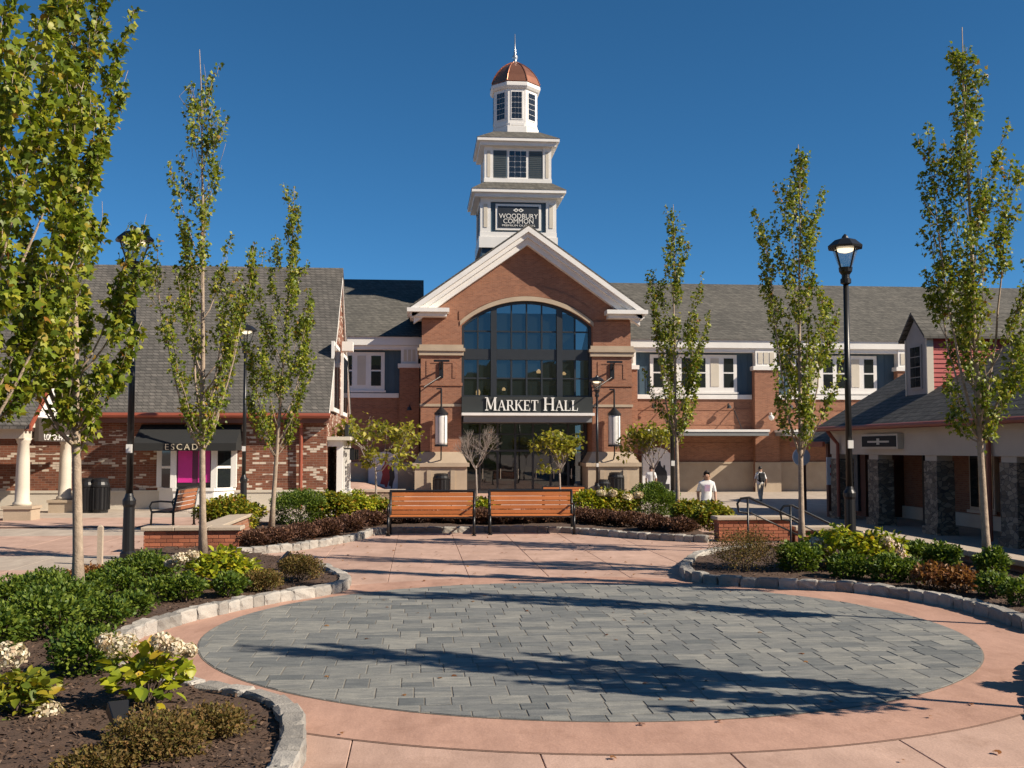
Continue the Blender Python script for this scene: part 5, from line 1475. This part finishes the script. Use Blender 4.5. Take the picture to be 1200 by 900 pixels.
def make_bench(wood, label):
    t = empty('bench', (0, 0, 0)); tag(t, label, 'bench')
    W = .965
    for k in range(5):
        z = .45 + k * .1
        y = .24 + (z - .43) * .16
        MB().prism([(-W + .05, y, z), (-W + .05, y + .026, z), (-W + .05, y + .040, z + .082), (-W + .05, y + .014, z + .082)], (2 * W - .1, 0, 0)).build('back_slat', wood, t, bevel=.004)
    for k in range(5):
        y = -.26 + k * .1
        MB().box(-W + .05, W - .05, y, y + .085, .415, .44).build('seat_slat', wood, t, bevel=.004)
    for s in (-1, 1):
        x = s * (W - .02)
        f = MB().tube([(x, .26, 0), (x, .25, .43), (x, .345, .96)], .03, 8).tube([(x, -.27, 0), (x, -.25, .43), (x, .25, .43)], .03, 8).build('side_frame', 'black_metal', t, True)
        MB().tube([(x, -.25, .42), (x, -.30, .56), (x, -.25, .66), (x, -.05, .68), (x, .29, .66)], .022, 8).build('armrest', 'black_metal', t, True)
        for a in (-.31, .22): MB().box(x - .05, x + .05, a, a + .08, 0, .02).build('foot', 'black_metal', t)
    MB().tube([(-W, .345, .965), (W, .345, .965)], .028, 8).build('top_rail', 'black_metal', t)
    MB().tube([(-W, .245, .425), (W, .245, .425)], .02, 8).tube([(-W, -.25, .405), (W, -.25, .405)], .018, 8).build('seat_rail', 'black_metal', t)
    return t
b1 = make_bench('bench_wood', 'orange slatted bench on the kerb, nearer the leafless tree side')
def bench_pos(pa, pb, py):
    a, b = G(pa, py), G(pb, py); m_ = (a + b) / 2; return m_, math.atan2((b - a).y, (b - a).x)
m_, a_ = bench_pos(455, 557, 628)
b1.location = (m_.x, m_.y + .22, 0); b1.rotation_euler = (0, 0, a_ + .03)
b1['label'] = 'orange slatted bench beside the yellow hydrangea and barberry, with the taller grass gap behind'
b1['label'] = 'orange slatted bench beside the kerb leading to the slim maple'
b2 = copy_tree(b1); m_, a_ = bench_pos(573, 675, 626.5)
b2.location = (m_.x, m_.y + .22, 0); b2.rotation_euler = (0, 0, a_ + .05)
b2['label'] = 'orange slatted bench in front of the farther orange bench'
b3 = copy_tree(b1); p = YP(662, 590, 47.0); b3.location = (p.x, 47.0, ground_z(p.x, 47.0)); b3.rotation_euler = (0, 0, 0)
b3['label'] = 'farther orange bench at the foot of the tree under the entrance sign'
for o in (b1, b2, b3): o['group'] = 'orange slatted benches'
b4 = make_bench('bench_wood_dark', 'dark wooden bench by the brick shop, seen from its end')
p = G(203, 618); b4.location = (p.x, p.y, 0); b4.rotation_euler = (0, 0, R(-93))

def trash_can(label, x, y, z, h=1.05, r=.27):
    t = empty('trash_can', (x, y, z)); tag(t, label, 'trash can', 'black trash cans')
    c_ = MB().lathe([(r * .9, z), (r * .92, z + .06), (r, z + .1), (r, z + h * .72), (r * 1.06, z + h * .74)], x, y, 16).build('body', 'black_metal', t)
    for k in range(16):
        a = k * math.pi / 8
        MB().box(x + (r + .008) * math.cos(a) - .018, x + (r + .008) * math.cos(a) + .018, y + (r + .008) * math.sin(a) - .018, y + (r + .008) * math.sin(a) + .018, z + .1, z + h * .72).build('slat', 'black_metal', t)
    MB().lathe([(r * 1.05, z + h * .745), (r * 1.05, z + h * .8), (r * .9, z + h * .88), (r * .9, z + h * .96), (r * .6, z + h)], x, y, 16).build('lid', 'black_metal', t)
p = G(105, 600); trash_can('black slatted trash can beside the cream porch, nearer the column', p.x, p.y - .3, 0)
p = G(120, 600); trash_can('black slatted trash can beside the mottled brick wall', p.x, p.y - .3, 0)
trash_can('black trash can at the foot of the hall pier by the bare tree', HC - 4.98, 60.9, -.7, 1.25, .45)
trash_can('black trash can at the foot of the hall pier by the far lamp post', HC + 4.98, 60.9, -.7, 1.3, .45)
p = YP(706, 575, 57); trash_can('low black trash can beside the far lamp post', p.x, 57, -.7, 1.0, .4)

def spotlight(label, px, py, hpx, rot):
    p = G(px, py, .1); t = empty('garden_spotlight', (p.x, p.y, .1)); tag(t, label, 'spotlight')
    h = hpx / FPX * dist_of(p)
    MB().tube([(p.x, p.y, .05), (p.x, p.y, .1 + h * .35)], .012, 6).build('stake', 'black_metal', t)
    d = Vector((math.cos(rot), math.sin(rot), .75)).normalized()
    c = Vector((p.x, p.y, .1 + h * .45))
    w = h * .33
    sd = d.cross(Vector((0, 0, 1))).normalized(); u = sd.cross(d)
    a, e = c - d * h * .22, c + d * h * .5
    P0 = [a + sd * w * .45 * i + u * w * .4 * j for i, j in ((-1, -1), (1, -1), (1, 1), (-1, 1))]
    P1 = [e + sd * w * .75 * i + u * w * .6 * j for i, j in ((-1, -1), (1, -1), (1, 1), (-1, 1))]
    b = MB(); b.v = P0 + P1
    b.f = [(3, 2, 1, 0), (4, 5, 6, 7), (0, 1, 5, 4), (1, 2, 6, 5), (2, 3, 7, 6), (3, 0, 4, 7)]
    b.build('housing', 'black_metal', t, bevel=.006)
    MB().poly([p_ + d * .003 + (e - p_) * .15 for p_ in P1]).build('lens', 'glass', t)
spotlight('black garden spotlight on the mulch below the large leaved hydrangea', 140, 868, 48, 2.0)
spotlight('black garden spotlight beside the brown spirea at the bed tip', 331, 670, 26, .4)
spotlight('dark garden spotlight half hidden among the dark green shrubs', 133, 722, 26, 2.2)
p = G(117, 662); t = tag(empty('marker_post', p), 'thin pale marker post behind the dark green shrubs', 'post')
MB().box(p.x - .04, p.x + .04, p.y - .04, p.y + .04, -.02, .62).frustum(p.x, p.y, .04, .04, .622, .012, .012, .66).build('shaft', 'cap_stone', t)
p = G(272, 612); t = tag(empty('path_light', p), 'short pale path light beside the lamp post at the wall end', 'light')
MB().lathe([(.05, .1), (.05, .45), (.1, .46), (.11, .62), (.03, .68)], p.x, p.y, 12).build('body', 'cap_stone', t)
# low stone planter before the shaded wing
t = tag(empty('stone_planter', (-1.6, 50, -.7)), 'low grey stone planter before the shaded wing', 'planter')
p = YP(405, 580, 52); p2 = YP(474, 580, 52)
MB().box(p.x, p2.x, 51, 52, -.72, -.1).build('body', 'rubble_stone', t)
MB().box(p.x - .05, p2.x + .05, 50.95, 52.05, -.097, 0.0).build('coping', 'cap_stone', t)

# fallen leaves on the paving and in the beds
q = np.random.default_rng(99)
FL = []
while len(FL) < 420:
    x, y = q.uniform(-6, 8), q.uniform(5.5, 26)
    r_ = math.hypot(x - CX, y - CY)
    if r_ < CR and q.random() < .6: continue
    if (x < -1 and y < 16) or (x > 4.2 and y < 19): continue
    FL.append((x, y, .022))
FL = np.array(FL); tp = rand_dirs(q, len(FL)); tp[:, 2] *= .15; nr = rand_dirs(q, len(FL)) * .25; nr[:, 2] += 1
tag(leaves('fallen_leaves', MAPLE, FL, tp, nr, q.uniform(.03, .06, len(FL)), 'leaf_rust', None), 'small rust brown fallen leaves scattered over the paving', 'leaves', None, 'stuff')
# ================================================================== PEOPLE
def person(label, x, y, face, pose, mats, height=1.75):
    """one skinned body; face = heading of the person (angle of the forward vector)"""
    z0 = ground_z(x, y); k = height / 1.75
    t = empty('person', (x, y, z0)); tag(t, label, 'person')
    V, E, Rr = [], [], []
    def add(p, r, par=None):
        V.append(Vector(p) * k); Rr.append(r * k)
        if par is not None: E.append((par, len(V) - 1))
        return len(V) - 1
    pel = add((0, 0, .95), .145)
    wa = add((0, .0, 1.08), .13, pel); ch = add((0, .0, 1.28), .155, wa); sh_ = add((0, -.01, 1.42), .11, ch)
    nk = add((0, 0, 1.50), .055, sh_); hd = add((0, .02, 1.58), .088, nk); add((0, .015, 1.68), .096, hd)
    for s in (-1, 1):
        st = pose * s
        hip = add((s * .095, 0, .9), .105, pel)
        kn = add((s * .1, .1 * st + .03, .5), .072, hip); an_ = add((s * .1, .24 * st - .03, .09), .05, kn)
        add((s * .11, .24 * st + .13, .035), .04, an_)
        so = add((s * .18, 0, 1.39), .075, sh_); el = add((s * .245, -.12 * st - .03, 1.12), .052, so)
        wr_ = add((s * .235, -.2 * st + .06, .88), .036, el); pa = add((s * .225, -.2 * st + .09, .80), .036, wr_)
        for q, (dx, L) in enumerate(((-.022, .075), (-.007, .085), (.008, .08), (.022, .065))):
            f1 = add((s * .225 + dx * .3, -.2 * st + .09 + dx, .765), .0095, pa); add((s * .222, -.2 * st + .1 + dx * 1.2, .765 - L * .8), .008, f1)
        th = add((s * .2, -.2 * st + .12, .80), .011, wr_); add((s * .19, -.2 * st + .135, .76), .009, th)
    add((0, .115, 1.605), .016, hd)
    me = bpy.data.meshes.new('body_cage'); me.from_pydata([tuple(v) for v in V], E, [])
    ob = bpy.data.objects.new('body_cage', me); col.objects.link(ob)
    md = ob.modifiers.new('skin', 'SKIN')
    for i, v in enumerate(me.skin_vertices[0].data):
        v.radius = (Rr[i] * (1.25 if i in (wa, ch, sh_, pel) else 1), Rr[i] * (.82 if i in (wa, ch, sh_) else 1)); v.use_root = i == 0
    sd = ob.modifiers.new('sub', 'SUBSURF'); sd.levels = sd.render_levels = 2
    bpy.context.view_layer.update()
    out = bpy.data.meshes.new_from_object(ob.evaluated_get(bpy.context.evaluated_depsgraph_get()))
    bpy.data.objects.remove(ob)
    out.name = 'body'; out.materials.clear()
    out.transform(Matrix.Rotation(face - math.pi / 2, 4, 'Z'))
    rot = Matrix.Rotation(-(face - math.pi / 2), 3, 'Z')
    body = link('body', out, mats, t)                          # skin, shirt, trousers, shoes
    for p in out.polygons:
        p.use_smooth = True
        c = (rot @ p.center) / k
        if c.z > 1.485: i = 0
        elif abs(c.x) > .2 and c.z < 1.16: i = 0
        elif c.z > .90: i = 1
        elif c.z > .10: i = 2
        else: i = 3
        p.material_index = i
    # hair
    b = MB()
    for j in range(7):
        ph = j / 6 * math.pi * .62
        for i in range(14):
            a = 2 * math.pi * i / 14
            dz = .112 * math.cos(ph); r_ = .098 * math.sin(ph)
            fr_ = math.sin(a)
            zz = 1.665 + dz
            if fr_ > .15: zz = max(zz, 1.715); r_ = min(r_, .094)
            b.v.append(Matrix.Rotation(face - math.pi / 2, 3, 'Z') @ (Vector((r_ * math.cos(a) * .93, .01 + r_ * fr_, zz)) * k))
    for j in range(6):
        for i in range(14):
            n_ = (i + 1) % 14
            b.f.append((j * 14 + i, j * 14 + n_, (j + 1) * 14 + n_, (j + 1) * 14 + i))
    b.build('hair', 'hair', t, True, local=True)
    for s in (-1, 1):
        for (yy, xx_, zz, rr_, nm, mt) in ((.10, .034, 1.625, .011, 'eye', 'hair'), (.0, .098, 1.6, .024, 'ear', 'skin')):
            b = MB().lathe([(.001, -rr_), (rr_ * .7, -rr_ * .7), (rr_, 0), (rr_ * .7, rr_ * .7), (.001, rr_)], 0, 0, 8)
            b.v = [Matrix.Rotation(face - math.pi / 2, 3, 'Z') @ ((v + Vector((s * xx_, yy, zz))) * k) for v in b.v]
            b.build(nm, mt, t, True, local=True)
    return t
def person_px(px, y, *a, **k_):
    p = YP(px, 560, y); return person(a[0], p.x, y, *a[1:], **k_), p.x
pm, pmx = person_px(828, 31.5, 'person in a white printed T-shirt walking towards the plaza', R(-95), .5, ['skin', 'shirt_white', 'trousers_dark', 'shoe'])
zz = ground_z(pmx, 31.5)
b = MB().box(-.09, .07, -.168, -.160, 1.16, 1.36)
b.v = [Matrix.Rotation(R(-5), 3, 'Z') @ v for v in b.v]
b.build('shirt_print', 'shirt_print', pm, local=True)
p2_, p2x = person_px(891, 52, 'person in white shirt and khaki trousers with a backpack, walking away', R(92), .8, ['skin', 'shirt_white', 'trousers_khaki', 'shoe'])
person_px(763, 53, 'person in a white shirt and dark trousers beside the right hall pier', R(80), .3, ['skin', 'shirt_white', 'trousers_dark', 'shoe'])
t = empty('backpack', (p2x, 51.75, -.7 + .98)); tag(t, 'black backpack worn by the person walking away', 'backpack')
z_ = -.7
MB().box(p2x - .16, p2x + .16, 51.70, 51.86, z_ + 1.0, z_ + 1.45).build('bag', 'backpack_cloth', t, bevel=.05)
MB().box(p2x - .11, p2x + .11, 51.65, 51.705, z_ + 1.04, z_ + 1.24).build('pocket', 'backpack_cloth', t, bevel=.02)
for s in (-1, 1): MB().tube([(p2x + s * .11, 51.84, z_ + 1.40), (p2x + s * .12, 51.93, z_ + 1.49), (p2x + s * .13, 52.1, z_ + 1.44), (p2x + s * .15, 52.13, z_ + 1.2), (p2x + s * .14, 51.88, z_ + 1.05)], .022, 6).build('strap', 'backpack_cloth', t)
